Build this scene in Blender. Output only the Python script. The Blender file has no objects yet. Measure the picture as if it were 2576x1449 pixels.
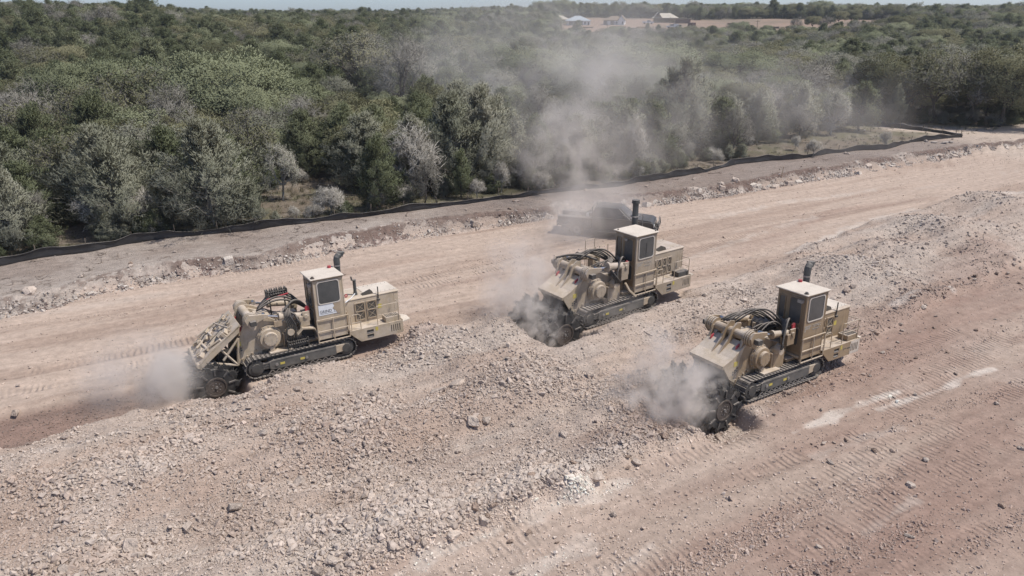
import bpy, bmesh, math, random
import numpy as np
from mathutils import Vector, Matrix

SC = bpy.context.scene
COL = SC.collection
random.seed(7)
RNG = np.random.default_rng(11)

# ------------------------------------------------------------------ camera, light, exposure
H = 13.4                      # camera height (drone)
FPX, CX, CY = 1839.0, 1288.0, 724.5     # focal length / centre for a picture 2576 wide
PITCH = math.atan((CY - 35.0) / FPX)
camd = bpy.data.cameras.new('camera')
cam = bpy.data.objects.new('camera', camd)
COL.objects.link(cam)
cam.location = (0, 0, H)
cam.rotation_euler = (math.pi / 2 - PITCH, 0, 0)
camd.sensor_width = 36.0
camd.lens = 36.0 * FPX / 2576.0
camd.clip_start = 0.5
camd.clip_end = 6000
SC.camera = cam

SUN_EL = math.radians(61)
SUN_H = Vector((1.0, -0.10)).normalized()          # horizontal direction towards the sun (x right, y away)
world = bpy.data.worlds.new('World')
SC.world = world
world.use_nodes = True
wn = world.node_tree.nodes
wl = world.node_tree.links
sky = wn.new('ShaderNodeTexSky')
sky.sky_type = 'NISHITA'
sky.sun_disc = False
sky.sun_elevation = SUN_EL
sky.sun_rotation = math.atan2(SUN_H.x, SUN_H.y)
sky.air_density = .55
sky.dust_density = .95
sky.ozone_density = 2.2
bg = wn['Background']
bg.inputs['Strength'].default_value = 0.15
wl.new(sky.outputs[0], bg.inputs['Color'])

sund = bpy.data.lights.new('sun', 'SUN')
sund.energy = 3.9
sund.angle = math.radians(0.5)
sund.color = (1.0, 0.945, 0.865)
sun = bpy.data.objects.new('sun', sund)
COL.objects.link(sun)
sdir = Vector((SUN_H.x * math.cos(SUN_EL), SUN_H.y * math.cos(SUN_EL), math.sin(SUN_EL)))
sun.rotation_euler = sdir.to_track_quat('Z', 'Y').to_euler()
sun.location = (30, -5, 60)

vs = SC.view_settings
vs.view_transform = 'Standard'
vs.look = 'None'
vs.exposure = 0.16
vs.gamma = 1.0
vs.use_curve_mapping = False
cy = SC.cycles
cy.use_denoising = True
cy.use_adaptive_sampling = True
cy.adaptive_threshold = 0.02
cy.max_bounces = 5
cy.diffuse_bounces = 3
cy.glossy_bounces = 2
cy.transmission_bounces = 2
cy.volume_bounces = 3
cy.transparent_max_bounces = 6
cy.volume_step_rate = 1.5
cy.volume_max_steps = 96

# ------------------------------------------------------------------ pixel -> world helpers (for reading positions off the photograph)
FWD = np.array([0, math.cos(PITCH), -math.sin(PITCH)])
UPV = np.array([0, math.sin(PITCH), math.cos(PITCH)])
CAMP = np.array([0, 0, H])


def G(u, v, z=0.0):
    d = FWD + np.array([1., 0, 0]) * (u - CX) / FPX - UPV * (v - CY) / FPX
    return CAMP + d * ((z - H) / d[2])


def PR(p):
    q = np.asarray(p) - CAMP
    zz = q @ FWD
    return CX + FPX * q[0] / zz, CY - FPX * (q @ UPV) / zz


# ------------------------------------------------------------------ noise
def _h(ix, iy, s):
    v = np.sin(ix * 127.1 + iy * 311.7 + s * 74.7) * 43758.5453
    return v - np.floor(v)


def vn(x, y, s=0):
    xi = np.floor(x); yi = np.floor(y)
    xf = x - xi; yf = y - yi
    u = xf * xf * (3 - 2 * xf); w = yf * yf * (3 - 2 * yf)
    a = _h(xi, yi, s); b = _h(xi + 1, yi, s); c = _h(xi, yi + 1, s); d = _h(xi + 1, yi + 1, s)
    return a + (b - a) * u + (c - a) * w + (a - b - c + d) * u * w


def fbm(x, y, o=4, s=0):
    t = 0; amp = .5; n = 0
    for k in range(o):
        t = t + amp * vn(x * 2 ** k + 17.3 * k, y * 2 ** k - 9.1 * k, s + k)
        n += amp; amp *= .5
    return t / n


def sm(x, a, b):
    t = np.clip((x - a) / (b - a), 0, 1)
    return t * t * (3 - 2 * t)


# ------------------------------------------------------------------ layout of the site, in road coordinates (a along, b across)
E0, E1 = 0.868, 0.4966
def AB(x, y): return x * E0 + y * E1, -x * E1 + y * E0
def XY(a, b): return a * E0 - b * E1, a * E1 + b * E0


def line(pts, z, ext=True):
    q = np.array([G(u, v, z)[:2] for u, v in pts])
    a, b = AB(q[:, 0], q[:, 1])
    o = np.argsort(a)
    return a[o], b[o]


TERR = 0.72
L_FENCE_PX = [(-160, 696), (0, 670), (100, 650), (230, 632), (330, 612), (430, 598), (560, 588), (700, 570), (860, 553), (1000, 535),
              (1150, 515), (1300, 497), (1420, 481), (1550, 470), (1650, 452), (1750, 437), (1850, 415), (1935, 405), (2000, 402),
              (2050, 392), (2090, 385), (2150, 380), (2230, 375), (2290, 358), (2340, 352), (2420, 345)]
L_FENCE = line(L_FENCE_PX, TERR)
L_TOP = line([(-150, 780), (0, 752), (100, 735), (200, 708), (350, 672), (480, 652), (640, 640), (760, 607), (900, 580), (1040, 556), (1200, 540),
              (1350, 525), (1450, 503), (1600, 492), (1780, 470), (1900, 450), (2000, 432), (2100, 415), (2200, 398), (2350, 376), (2500, 358), (2640, 344)], TERR)
L_BASE = line([(-150, 832), (0, 806), (200, 758), (400, 718), (600, 685), (800, 648), (1000, 608), (1200, 578), (1400, 550), (1600, 525), (1800, 497),
               (2000, 464), (2200, 432), (2350, 406), (2500, 380), (2640, 360)], 0.0)
L_BEDU = line([(-200, 1190), (0, 1140), (330, 1050), (520, 1035), (600, 1012), (660, 985), (760, 938), (1000, 872), (1250, 815), (1480, 800), (1700, 765), (1850, 700), (2100, 590), (2400, 515), (2640, 485)], 0.0)
L_BEDL = line([(500, 1640), (900, 1460), (1300, 1295), (1700, 1130), (1900, 1050), (2050, 975), (2150, 890), (2300, 805), (2450, 725), (2640, 630)], 0.0)
def lb(L, a): return np.interp(a, L[0], L[1])


# machine poses: location, yaw, pitch (nose down), scale
POSES = [((-9.06, 27.73, -0.11), -148.4, 0.37, 1.0),
         ((4.32, 32.70, 0.0), -143.8, 0.0, 1.075),
         ((9.58, 25.49, 0.11), -147.7, -0.8, 1.0)]
ROLLS = [2.26, 0.26, 1.9]

PXB = lambda u, v: G(u, v, 0.1)[:2]
# heaps of broken rock: (u, v, radius, height, coarse)
HEAPS = [(640, 1035, 1.2, .25, .1), (760, 985, 1.2, .2, .1), (1110, 885, 1.9, .45, .7), (1260, 850, 1.5, .5, .45), (870, 1090, 1.7, .3, 1.0), (1290, 985, 1.5, .3, 1.0),
         (1030, 1310, 1.5, .3, .9), (1330, 1230, 1.5, .2, .7), (300, 1220, 1.8, .2, .6), (480, 1130, 1.2, .15, .7), (2140, 700, 2.4, .75, .9), (2250, 640, 2.2, .6, .9), (2360, 590, 2.4, .7, .8), (2520, 535, 3, .8, .9), (2440, 640, 1.8, .35, .7),
         (2330, 780, 2.2, .25, .8), (1900, 770, 2.0, .3, .7), (200, 1420, 1.4, .15, .5), (1560, 1120, 1.3, .15, .3), (640, 1240, 1.0, .12, .6), (1750, 800, 1.6, .3, .6)]
HEAPS = [(*PXB(u, v), r, h, c) for u, v, r, h, c in HEAPS]


def hills(x, y):
    r = np.hypot(x, y)
    az = np.degrees(np.arctan2(x, y))
    wl_ = 1 - sm(az, -9, 0)
    wr = sm(az, 19, 26)
    wc = 1 - wl_ - wr
    left = (6.3 + 3.4 * (1 - sm(az, -27, -20))) * sm(r, 85, 235) + 3.0 * sm(r, 240, 700)
    ctr = 10.8 * sm(r, 235, 490) + 2.5 * sm(r, 500, 900)
    rgt = 9.3 * sm(r, 170, 380) + 2.5 * sm(r, 380, 900)
    return wl_ * left + wc * ctr + wr * rgt + (fbm(x * .012, y * .012, 3, 5) - .5) * 3.0 * sm(r, 90, 260)


def footprint(z, x, y):
    for (lx, ly, lz), yaw, pitch, s in POSES:
        c, sn = math.cos(math.radians(yaw)), math.sin(math.radians(yaw))
        X = ((x - lx) * c + (y - ly) * sn) / s
        Y = (-(x - lx) * sn + (y - ly) * c) / s
        plane = lz - math.sin(math.radians(pitch)) * X * s - 0.02
        m = sm(X, -5.2, -3.2) * (1 - sm(X, 2.3, 2.9)) * sm(Y, -2.6, -1.45) * (1 - sm(Y, 1.42, 2.3))
        z = z * (1 - m) + plane * m
        # the slot the drum is cutting
        d = sm(X, 2.2, 2.6) * (1 - sm(X, 4.2, 5.0)) * sm(Y, -2.0, -1.5) * (1 - sm(Y, 1.6, 2.7))
        z = z * (1 - d) + (plane - 0.72) * d
        # windrow thrown up beside the near track
        wv = np.exp(-((Y - 2.15) / .42) ** 2) * sm(X, -2.4, -1.0) * (1 - sm(X, 1.0, 2.2))
        z = z + wv * .16
    return z


def masks(x, y):
    a, b = AB(x, y)
    r = np.hypot(x, y)
    jag = (fbm(a * .55, b * .55, 3, 3) - .5)
    bt, bb = lb(L_TOP, a), lb(L_BASE, a)
    bb = np.minimum(bb, bt - .25)
    t = sm(b + jag * .5, bb + .12, bt - .02)
    bed = sm(b + jag * 1.3, lb(L_BEDL, a) - .25, lb(L_BEDL, a) + .35) * (1 - sm(b + jag * 1.6, lb(L_BEDU, a) - .3, lb(L_BEDU, a) + .4))
    coarse = np.zeros_like(x)
    for hx, hy, hr, hh, hc in HEAPS:
        coarse = np.maximum(coarse, hc * np.exp(-((x - hx) ** 2 + (y - hy) ** 2) / (2 * (hr * .8) ** 2)))
    return a, b, r, t, bed, coarse


def T(x, y):
    x = np.asarray(x, float); y = np.asarray(y, float)
    a, b, r, t, bed, coarse = masks(x, y)
    z = TERR * t
    near = 1 - t
    z = z + near * (fbm(a * .16, b * .3, 3, 21) - .5) * .22
    z = z + near * (1 - bed) * (vn(a * .07, b * 1.7, 31) - .5) * .10 * (1 - sm(r, 60, 110))
    z = z + bed * near * (.20 + 1.0 * (fbm(a * .10, b * .62, 3, 41) - .42) + .25 * (fbm(a * .9, b * 1.1, 2, 45) - .5) + .06 * (fbm(a * 2.2, b * 2.2, 2, 43) - .5))
    for hx, hy, hr, hh, hc in HEAPS:
        z = z + 1.3 * hh * np.exp(-((x - hx) ** 2 + (y - hy) ** 2) / (2 * (hr * .75) ** 2))
    z = z + t * (fbm(x * .5, y * .5, 3, 51) - .5) * .16
    z = z + hills(x, y)
    # dark red cut in front of the first machine
    q = RED
    z = z - .22 * redmask(a, b)
    return footprint(z, x, y)


_rl = line([(-200, 1130), (0, 1040), (200, 1000), (420, 955), (520, 945)], 0.0)
_rr = line([(-200, 1215), (0, 1150), (330, 1048), (470, 1005), (540, 985)], 0.0)
RED = (_rl, _rr)
A_RED_END = AB(*G(470, 975, 0)[:2])[0]


def redmask(a, b):
    return sm(b, np.interp(a, *_rr) - .15, np.interp(a, *_rr) + .25) * (1 - sm(b, np.interp(a, *_rl) - .3, np.interp(a, *_rl) + .1)) * (1 - sm(a, A_RED_END - 2.5, A_RED_END))


def Tz(x, y): return float(T(np.array([x]), np.array([y]))[0])


def at(u, v, it=6):
    z = 0.3
    for _ in range(it):
        p = G(u, v, z)
        z = .5 * z + .5 * Tz(p[0], p[1])
    p = G(u, v, z)
    return Vector((p[0], p[1], Tz(p[0], p[1])))


# ------------------------------------------------------------------ materials
def nodes(m):
    m.use_nodes = True
    return m.node_tree.nodes, m.node_tree.links


def N(ns, t, **k):
    n = ns.new(t)
    for kk, v in k.items():
        setattr(n, kk, v)
    return n


MATS = {}


def simple(name, col, rough=.7, metal=0., var=.18, vscale=3.0, dust=0., dustcol=(.40, .345, .295), side=.0, spec=.4, bump=0.0, grime=0.):
    """paint / metal / rubber with uneven tone and, if wanted, dust that has settled on it"""
    if name in MATS: return MATS[name]
    m = bpy.data.materials.new(name); MATS[name] = m
    ns, ls = nodes(m)
    b = ns['Principled BSDF']
    b.inputs['Roughness'].default_value = rough
    b.inputs['Metallic'].default_value = metal
    b.inputs['Specular IOR Level'].default_value = spec
    tc = N(ns, 'ShaderNodeTexCoord')
    oi = N(ns, 'ShaderNodeObjectInfo')
    nz = N(ns, 'ShaderNodeTexNoise'); nz.inputs['Scale'].default_value = vscale; nz.inputs['Detail'].default_value = 6
    ls.new(tc.outputs['Object'], nz.inputs['Vector'])
    mr = N(ns, 'ShaderNodeMapRange'); mr.inputs[1].default_value = .3; mr.inputs[2].default_value = .7
    mr.inputs[3].default_value = 1 - var; mr.inputs[4].default_value = 1 + var
    ls.new(nz.outputs[0], mr.inputs[0])
    mx = N(ns, 'ShaderNodeVectorMath', operation='SCALE'); mx.inputs[0].default_value = col
    ls.new(mr.outputs[0], mx.inputs['Scale'])
    out = mx.outputs[0]
    if grime:
        mpg = N(ns, 'ShaderNodeMapping'); mpg.inputs['Scale'].default_value = (1.6, 1.6, .45); ls.new(tc.outputs['Object'], mpg.inputs['Vector'])
        ng_ = N(ns, 'ShaderNodeTexNoise'); ng_.inputs['Scale'].default_value = 2.6; ng_.inputs['Detail'].default_value = 8; ng_.inputs['Roughness'].default_value = .7
        ls.new(mpg.outputs[0], ng_.inputs['Vector'])
        rg_ = N(ns, 'ShaderNodeMapRange'); rg_.inputs[1].default_value = .54; rg_.inputs[2].default_value = .70; rg_.inputs[3].default_value = 0; rg_.inputs[4].default_value = grime
        ls.new(ng_.outputs[0], rg_.inputs[0])
        mg = N(ns, 'ShaderNodeMix', data_type='RGBA'); ls.new(rg_.outputs[0], mg.inputs['Factor']); ls.new(out, mg.inputs['A']); mg.inputs['B'].default_value = (.075, .058, .042, 1)
        out = mg.outputs['Result']
    if dust > 0 or side > 0:
        ge = N(ns, 'ShaderNodeNewGeometry')
        sx = N(ns, 'ShaderNodeSeparateXYZ'); ls.new(ge.outputs['Normal'], sx.inputs[0])
        up = N(ns, 'ShaderNodeMapRange'); up.inputs[1].default_value = .15; up.inputs[2].default_value = .85
        up.inputs[3].default_value = side; up.inputs[4].default_value = dust
        ls.new(sx.outputs['Z'], up.inputs[0])
        n2 = N(ns, 'ShaderNodeTexNoise'); n2.inputs['Scale'].default_value = vscale * .8; n2.inputs['Detail'].default_value = 8; n2.inputs['Roughness'].default_value = .65
        ls.new(tc.outputs['Object'], n2.inputs['Vector'])
        m2 = N(ns, 'ShaderNodeMapRange'); m2.inputs[1].default_value = .32; m2.inputs[2].default_value = .68; m2.inputs[3].default_value = .25; m2.inputs[4].default_value = 1.3
        ls.new(n2.outputs[0], m2.inputs[0])
        mu = N(ns, 'ShaderNodeMath', operation='MULTIPLY', use_clamp=True)
        ls.new(up.outputs[0], mu.inputs[0]); ls.new(m2.outputs[0], mu.inputs[1])
        mi = N(ns, 'ShaderNodeMix', data_type='RGBA')
        ls.new(mu.outputs[0], mi.inputs['Factor']); ls.new(out, mi.inputs['A']); mi.inputs['B'].default_value = (*dustcol, 1)
        out = mi.outputs['Result']
        ra = N(ns, 'ShaderNodeMapRange'); ra.inputs[3].default_value = rough; ra.inputs[4].default_value = .95
        ls.new(mu.outputs[0], ra.inputs[0]); ls.new(ra.outputs[0], b.inputs['Roughness'])
    ls.new(out, b.inputs['Base Color'])
    if bump:
        bp = N(ns, 'ShaderNodeBump'); bp.inputs['Strength'].default_value = bump; bp.inputs['Distance'].default_value = .03
        ls.new(nz.outputs[0], bp.inputs['Height']); ls.new(bp.outputs[0], b.inputs['Normal'])
    return m


def ground_mat():
    m = bpy.data.materials.new('earth')
    ns, ls = nodes(m)
    b = ns['Principled BSDF']; b.inputs['Roughness'].default_value = .96; b.inputs['Specular IOR Level'].default_value = .12
    tc = N(ns, 'ShaderNodeTexCoord')
    at_ = N(ns, 'ShaderNodeAttribute', attribute_name='col')
    ag = N(ns, 'ShaderNodeAttribute', attribute_name='grit')
    ap = N(ns, 'ShaderNodeAttribute', attribute_name='prints')
    n1 = N(ns, 'ShaderNodeTexNoise'); n1.inputs['Scale'].default_value = 2.6; n1.inputs['Detail'].default_value = 9; n1.inputs['Roughness'].default_value = .68
    n2 = N(ns, 'ShaderNodeTexNoise'); n2.inputs['Scale'].default_value = 11; n2.inputs['Detail'].default_value = 5; n2.inputs['Roughness'].default_value = .7
    vo = N(ns, 'ShaderNodeTexVoronoi'); vo.inputs['Scale'].default_value = 9
    mp = N(ns, 'ShaderNodeMapping'); mp.inputs['Rotation'].default_value = (0, 0, -math.atan2(E1, E0))
    ls.new(tc.outputs['Object'], mp.inputs['Vector'])
    for n in (n1, n2, vo): ls.new(tc.outputs['Object'], n.inputs['Vector'])
    st = N(ns, 'ShaderNodeMapping'); st.inputs['Scale'].default_value = (.12, 1.6, 1)
    ls.new(mp.outputs[0], st.inputs['Vector'])
    n3 = N(ns, 'ShaderNodeTexNoise'); n3.inputs['Scale'].default_value = 2.0; n3.inputs['Detail'].default_value = 6
    ls.new(st.outputs[0], n3.inputs['Vector'])
    def rng(sock, lo, hi, a=.3, c=.7):
        r = N(ns, 'ShaderNodeMapRange'); r.inputs[1].default_value = a; r.inputs[2].default_value = c
        r.inputs[3].default_value = lo; r.inputs[4].default_value = hi; ls.new(sock, r.inputs[0]); return r.outputs[0]
    def mul(p, q):
        r = N(ns, 'ShaderNodeMath', operation='MULTIPLY')
        for i, s in enumerate((p, q)):
            if isinstance(s, (int, float)): r.inputs[i].default_value = s
            else: ls.new(s, r.inputs[i])
        return r.outputs[0]
    def add(p, q):
        r = N(ns, 'ShaderNodeMath', operation='ADD'); ls.new(p, r.inputs[0]); ls.new(q, r.inputs[1]); return r.outputs[0]
    f = mul(mul(rng(n1.outputs[0], .80, 1.18), rng(n2.outputs[0], .88, 1.1)), rng(n3.outputs[0], .9, 1.09))
    sc_ = N(ns, 'ShaderNodeVectorMath', operation='SCALE'); ls.new(at_.outputs['Color'], sc_.inputs[0]); ls.new(f, sc_.inputs['Scale'])
    ls.new(sc_.outputs[0], b.inputs['Base Color'])
    wv = N(ns, 'ShaderNodeTexWave', wave_type='BANDS', bands_direction='X', wave_profile='SIN')
    wv.inputs['Scale'].default_value = 1.35; wv.inputs['Distortion'].default_value = 6.5; wv.inputs['Detail'].default_value = 3; wv.inputs['Detail Scale'].default_value = .8
    ls.new(mp.outputs[0], wv.inputs['Vector'])
    hgt = add(mul(mul(wv.outputs['Fac'], ap.outputs['Fac']), .046), mul(add(mul(n1.outputs[0], .05), add(mul(n2.outputs[0], .035), mul(vo.outputs['Distance'], -.02))), ag.outputs['Fac']))
    bp = N(ns, 'ShaderNodeBump'); bp.inputs['Strength'].default_value = 1.0; bp.inputs['Distance'].default_value = 1.0
    ls.new(hgt, bp.inputs['Height']); ls.new(bp.outputs[0], b.inputs['Normal'])
    return m


def inst_mat(name, base, var=.2, tint=True, rough=.95, nscale=4.0):
    """stone material: tint per stone (instance attribute or object colour), uneven tone"""
    m = bpy.data.materials.new(name)
    ns, ls = nodes(m)
    b = ns['Principled BSDF']; b.inputs['Roughness'].default_value = rough; b.inputs['Specular IOR Level'].default_value = .15
    tc = N(ns, 'ShaderNodeTexCoord')
    nz = N(ns, 'ShaderNodeTexNoise'); nz.inputs['Scale'].default_value = nscale; nz.inputs['Detail'].default_value = 5
    ls.new(tc.outputs['Object'], nz.inputs['Vector'])
    r = N(ns, 'ShaderNodeMapRange'); r.inputs[1].default_value = .3; r.inputs[2].default_value = .7; r.inputs[3].default_value = 1 - var; r.inputs[4].default_value = 1 + var
    ls.new(nz.outputs[0], r.inputs[0])
    s = N(ns, 'ShaderNodeVectorMath', operation='SCALE'); ls.new(r.outputs[0], s.inputs['Scale'])
    if tint == 'inst':
        a = N(ns, 'ShaderNodeAttribute', attribute_name='tint', attribute_type='INSTANCER'); ls.new(a.outputs['Color'], s.inputs[0])
    elif tint == 'obj':
        a = N(ns, 'ShaderNodeObjectInfo'); ls.new(a.outputs['Color'], s.inputs[0])
    else:
        s.inputs[0].default_value = base
    ls.new(s.outputs[0], b.inputs['Base Color'])
    if tint == 'obj':
        n2 = N(ns, 'ShaderNodeTexNoise'); n2.inputs['Scale'].default_value = 5.5; n2.inputs['Detail'].default_value = 6
        ls.new(tc.outputs['Object'], n2.inputs['Vector'])
        bp = N(ns, 'ShaderNodeBump'); bp.inputs['Strength'].default_value = .8; bp.inputs['Distance'].default_value = .12
        ls.new(n2.outputs[0], bp.inputs['Height']); ls.new(bp.outputs[0], b.inputs['Normal'])
    return m


def leaf_mat(name, cols, rough=.75, transl=.18):
    m = bpy.data.materials.new(name)
    ns, ls = nodes(m)
    b = ns['Principled BSDF']; b.inputs['Roughness'].default_value = rough; b.inputs['Specular IOR Level'].default_value = .15
    oi = N(ns, 'ShaderNodeObjectInfo'); tc = N(ns, 'ShaderNodeTexCoord')
    nz = N(ns, 'ShaderNodeTexNoise'); nz.inputs['Scale'].default_value = 1.1; nz.inputs['Detail'].default_value = 4
    ls.new(tc.outputs['Object'], nz.inputs['Vector'])
    ad = N(ns, 'ShaderNodeMath', operation='MULTIPLY_ADD'); ad.inputs[1].default_value = .55; ad.inputs[2].default_value = -.02
    ls.new(oi.outputs['Random'], ad.inputs[0])
    a2 = N(ns, 'ShaderNodeMath', operation='MULTIPLY_ADD'); a2.inputs[1].default_value = .8; ls.new(nz.outputs[0], a2.inputs[0])
    sb = N(ns, 'ShaderNodeMath', operation='SUBTRACT'); ls.new(ad.outputs[0], sb.inputs[0]); sb.inputs[1].default_value = .18
    ls.new(sb.outputs[0], a2.inputs[2])
    cr = N(ns, 'ShaderNodeValToRGB')
    els = cr.color_ramp.elements
    while len(els) < len(cols): els.new(.5)
    for i, c in enumerate(cols):
        els[i].position = i / (len(cols) - 1); els[i].color = (*c, 1)
    ls.new(a2.outputs[0], cr.inputs[0])
    ls.new(cr.outputs[0], b.inputs['Base Color'])
    tr = N(ns, 'ShaderNodeBsdfTranslucent'); ls.new(cr.outputs[0], tr.inputs['Color'])
    mx = N(ns, 'ShaderNodeMixShader'); mx.inputs[0].default_value = transl
    ls.new(b.outputs[0], mx.inputs[1]); ls.new(tr.outputs[0], mx.inputs[2])
    ls.new(mx.outputs[0], ns['Material Output'].inputs['Surface'])
    return m


# ------------------------------------------------------------------ mesh building
def tag(o, label=None, cat=None, group=None, kind=None):
    if label: o['label'] = label
    if cat: o['category'] = cat
    if group: o['group'] = group
    if kind: o['kind'] = kind
    return o


def empty(name, loc, rot=(0, 0, 0), scale=1.0):
    o = bpy.data.objects.new(name, None); COL.objects.link(o)
    o.location = loc; o.rotation_euler = rot; o.scale = (scale,) * 3
    o.empty_display_size = .3
    return o


def link(name, me, parent=None, mat=None):
    o = bpy.data.objects.new(name, me); COL.objects.link(o)
    if parent is not None: o.parent = parent
    if mat is not None and not me.materials: me.materials.append(mat)
    return o


def np_mesh(name, v, f):
    """fast mesh from numpy vertices (n,3) and faces (m,k)"""
    me = bpy.data.meshes.new(name)
    v = np.ascontiguousarray(v, np.float32); f = np.ascontiguousarray(f, np.int32)
    k = f.shape[1]
    me.vertices.add(len(v)); me.vertices.foreach_set('co', v.ravel())
    me.loops.add(f.size); me.loops.foreach_set('vertex_index', f.ravel())
    me.polygons.add(len(f)); me.polygons.foreach_set('loop_start', np.arange(0, f.size, k, dtype=np.int32))
    me.update(calc_edges=True)
    return me


class MB:
    def __init__(s): s.v = []; s.f = []

    def add(s, v, f):
        o = len(s.v); s.v += [tuple(p) for p in v]; s.f += [tuple(i + o for i in q) for q in f]; return s

    def box(s, x0, x1, y0, y1, z0, z1, M=None):
        v = [Vector((x, y, z)) for x in (x0, x1) for y in (y0, y1) for z in (z0, z1)]
        if M is not None: v = [M @ p for p in v]
        f = [(0, 1, 3, 2), (4, 6, 7, 5), (0, 4, 5, 1), (2, 3, 7, 6), (0, 2, 6, 4), (1, 5, 7, 3)]
        return s.add(v, f)

    def prism(s, poly, y0, y1, ax='y', inset=0):
        """polygon in (x,z) pushed along y ('y'), in (x,y) along z ('z'), in (y,z) along x ('x')"""
        n = len(poly)
        def P(p, t): return (p[0], t, p[1]) if ax == 'y' else ((p[0], p[1], t) if ax == 'z' else (t, p[0], p[1]))
        v = [P(p, y0) for p in poly] + [P(p, y1) for p in poly]
        f = [tuple(range(n))[::-1], tuple(range(n, 2 * n))] + [(i, (i + 1) % n, n + (i + 1) % n, n + i) for i in range(n)]
        return s.add(v, f)

    def cyl(s, p0, p1, r, n=14, r2=None, cap=True):
        p0 = Vector(p0); p1 = Vector(p1); r2 = r if r2 is None else r2
        d = (p1 - p0).normalized()
        a = d.orthogonal().normalized(); b = d.cross(a)
        v = []
        for p, q in ((p0, r), (p1, r2)):
            v += [p + (a * math.cos(2 * math.pi * i / n) + b * math.sin(2 * math.pi * i / n)) * q for i in range(n)]
        f = [(i, (i + 1) % n, n + (i + 1) % n, n + i) for i in range(n)]
        if cap: f += [tuple(range(n))[::-1], tuple(range(n, 2 * n))]
        return s.add(v, f)

    def tube(s, pts, r, n=6):
        pts = [Vector(p) for p in pts]
        rings = []
        a = None
        for i, p in enumerate(pts):
            d = (pts[min(i + 1, len(pts) - 1)] - pts[max(i - 1, 0)]).normalized()
            if a is None: a = d.orthogonal().normalized()
            a = (a - d * a.dot(d)).normalized(); b = d.cross(a)
            rings.append([p + (a * math.cos(2 * math.pi * k / n) + b * math.sin(2 * math.pi * k / n)) * r for k in range(n)])
        v = [q for rg in rings for q in rg]
        f = [(i * n + k, i * n + (k + 1) % n, (i + 1) * n + (k + 1) % n, (i + 1) * n + k) for i in range(len(pts) - 1) for k in range(n)]
        m = (len(pts) - 1) * n
        f += [tuple(range(n))[::-1], tuple(range(m, m + n))]
        return s.add(v, f)

    def ring(s, poly_o, poly_i, y0, y1, ax='y'):
        n = len(poly_o)
        def P(p, t): return (p[0], t, p[1]) if ax == 'y' else ((p[0], p[1], t) if ax == 'z' else (t, p[0], p[1]))
        v = [P(p, y0) for p in poly_o] + [P(p, y0) for p in poly_i] + [P(p, y1) for p in poly_o] + [P(p, y1) for p in poly_i]
        f = []
        for i in range(n):
            j = (i + 1) % n
            f += [(i, j, n + j, n + i), (2 * n + i, 3 * n + i, 3 * n + j, 2 * n + j), (i, 2 * n + i, 2 * n + j, j), (n + i, n + j, 3 * n + j, 3 * n + i)]
        return s.add(v, f)

    def holed(s, x0, x1, z0, z1, y0, y1, holes, ax='y'):
        """a plate with rectangular openings (hx0,hx1,hz0,hz1)"""
        xs = sorted({x0, x1} | {h[0] for h in holes} | {h[1] for h in holes})
        zs = sorted({z0, z1} | {h[2] for h in holes} | {h[3] for h in holes})
        for i in range(len(xs) - 1):
            for j in range(len(zs) - 1):
                cx, cz = (xs[i] + xs[i + 1]) / 2, (zs[j] + zs[j + 1]) / 2
                if any(h[0] < cx < h[1] and h[2] < cz < h[3] for h in holes): continue
                if ax == 'y': s.box(xs[i], xs[i + 1], y0, y1, zs[j], zs[j + 1])
                else: s.box(y0, y1, xs[i], xs[i + 1], zs[j], zs[j + 1])
        return s

    def mesh(s, name, mat=None, bevel=0, smooth=False):
        me = bpy.data.meshes.new(name); me.from_pydata(s.v, [], s.f)
        bm = bmesh.new(); bm.from_mesh(me)
        bmesh.ops.recalc_face_normals(bm, faces=bm.faces)
        if bevel:
            ed = [e for e in bm.edges if len(e.link_faces) == 2 and e.calc_face_angle(0) > .6]
            bmesh.ops.bevel(bm, geom=ed, offset=bevel, segments=1, affect='EDGES', clamp_overlap=True)
        bm.to_mesh(me); bm.free()
        if mat: me.materials.append(mat)
        if smooth:
            for p in me.polygons: p.use_smooth = True
        return me

    def build(s, name, mat, parent=None, bevel=0, smooth=False):
        return link(name, s.mesh(name, mat, bevel, smooth), parent)


def rrect(cx, cz, w, h, r, n=4):
    p = []
    for sx, sz, a0 in ((1, 1, 0), (-1, 1, 90), (-1, -1, 180), (1, -1, 270)):
        for k in range(n + 1):
            t = math.radians(a0 + 90 * k / n)
            p.append((cx + sx * (w / 2 - r) + r * math.cos(t), cz + sz * (h / 2 - r) + r * math.sin(t)))
    return p


ORD = ['first', 'second', 'third', 'fourth', 'fifth', 'sixth', 'seventh', 'eighth', 'ninth', 'tenth', 'eleventh', 'twelfth', 'thirteenth', 'fourteenth', 'fifteenth',
       'sixteenth', 'seventeenth', 'eighteenth', 'nineteenth', 'twentieth', '21st', '22nd', '23rd', '24th', '25th', '26th', '27th', '28th', '29th', '30th']


def relabel(items, what, where):
    '''tell the repeats apart by where they stand and, within that place, by their order from the left'''
    groups = {}
    for o in items:
        u, v = PR(o.location); groups.setdefault((what(o), where(u, v, o)), []).append((u, o))
    for (w, p), l in groups.items():
        l.sort(key=lambda q: q[0])
        for k, (u, o) in enumerate(l):
            o['label'] = f'{w} {p}' if len(l) == 1 else f'{ORD[min(k, 29)]} {w} from the left {p}'


def by_u(*bands):
    return lambda u, v, o: next(n for lim, n in bands if u < lim)


def by_spot(*spots):
    return lambda u, v, o: min(spots, key=lambda s: (s[0] - u) ** 2 + (s[1] - v) ** 2)[2]


# ------------------------------------------------------------------ the ground
LOT_AZ = (3.6, 27.5)


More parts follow.
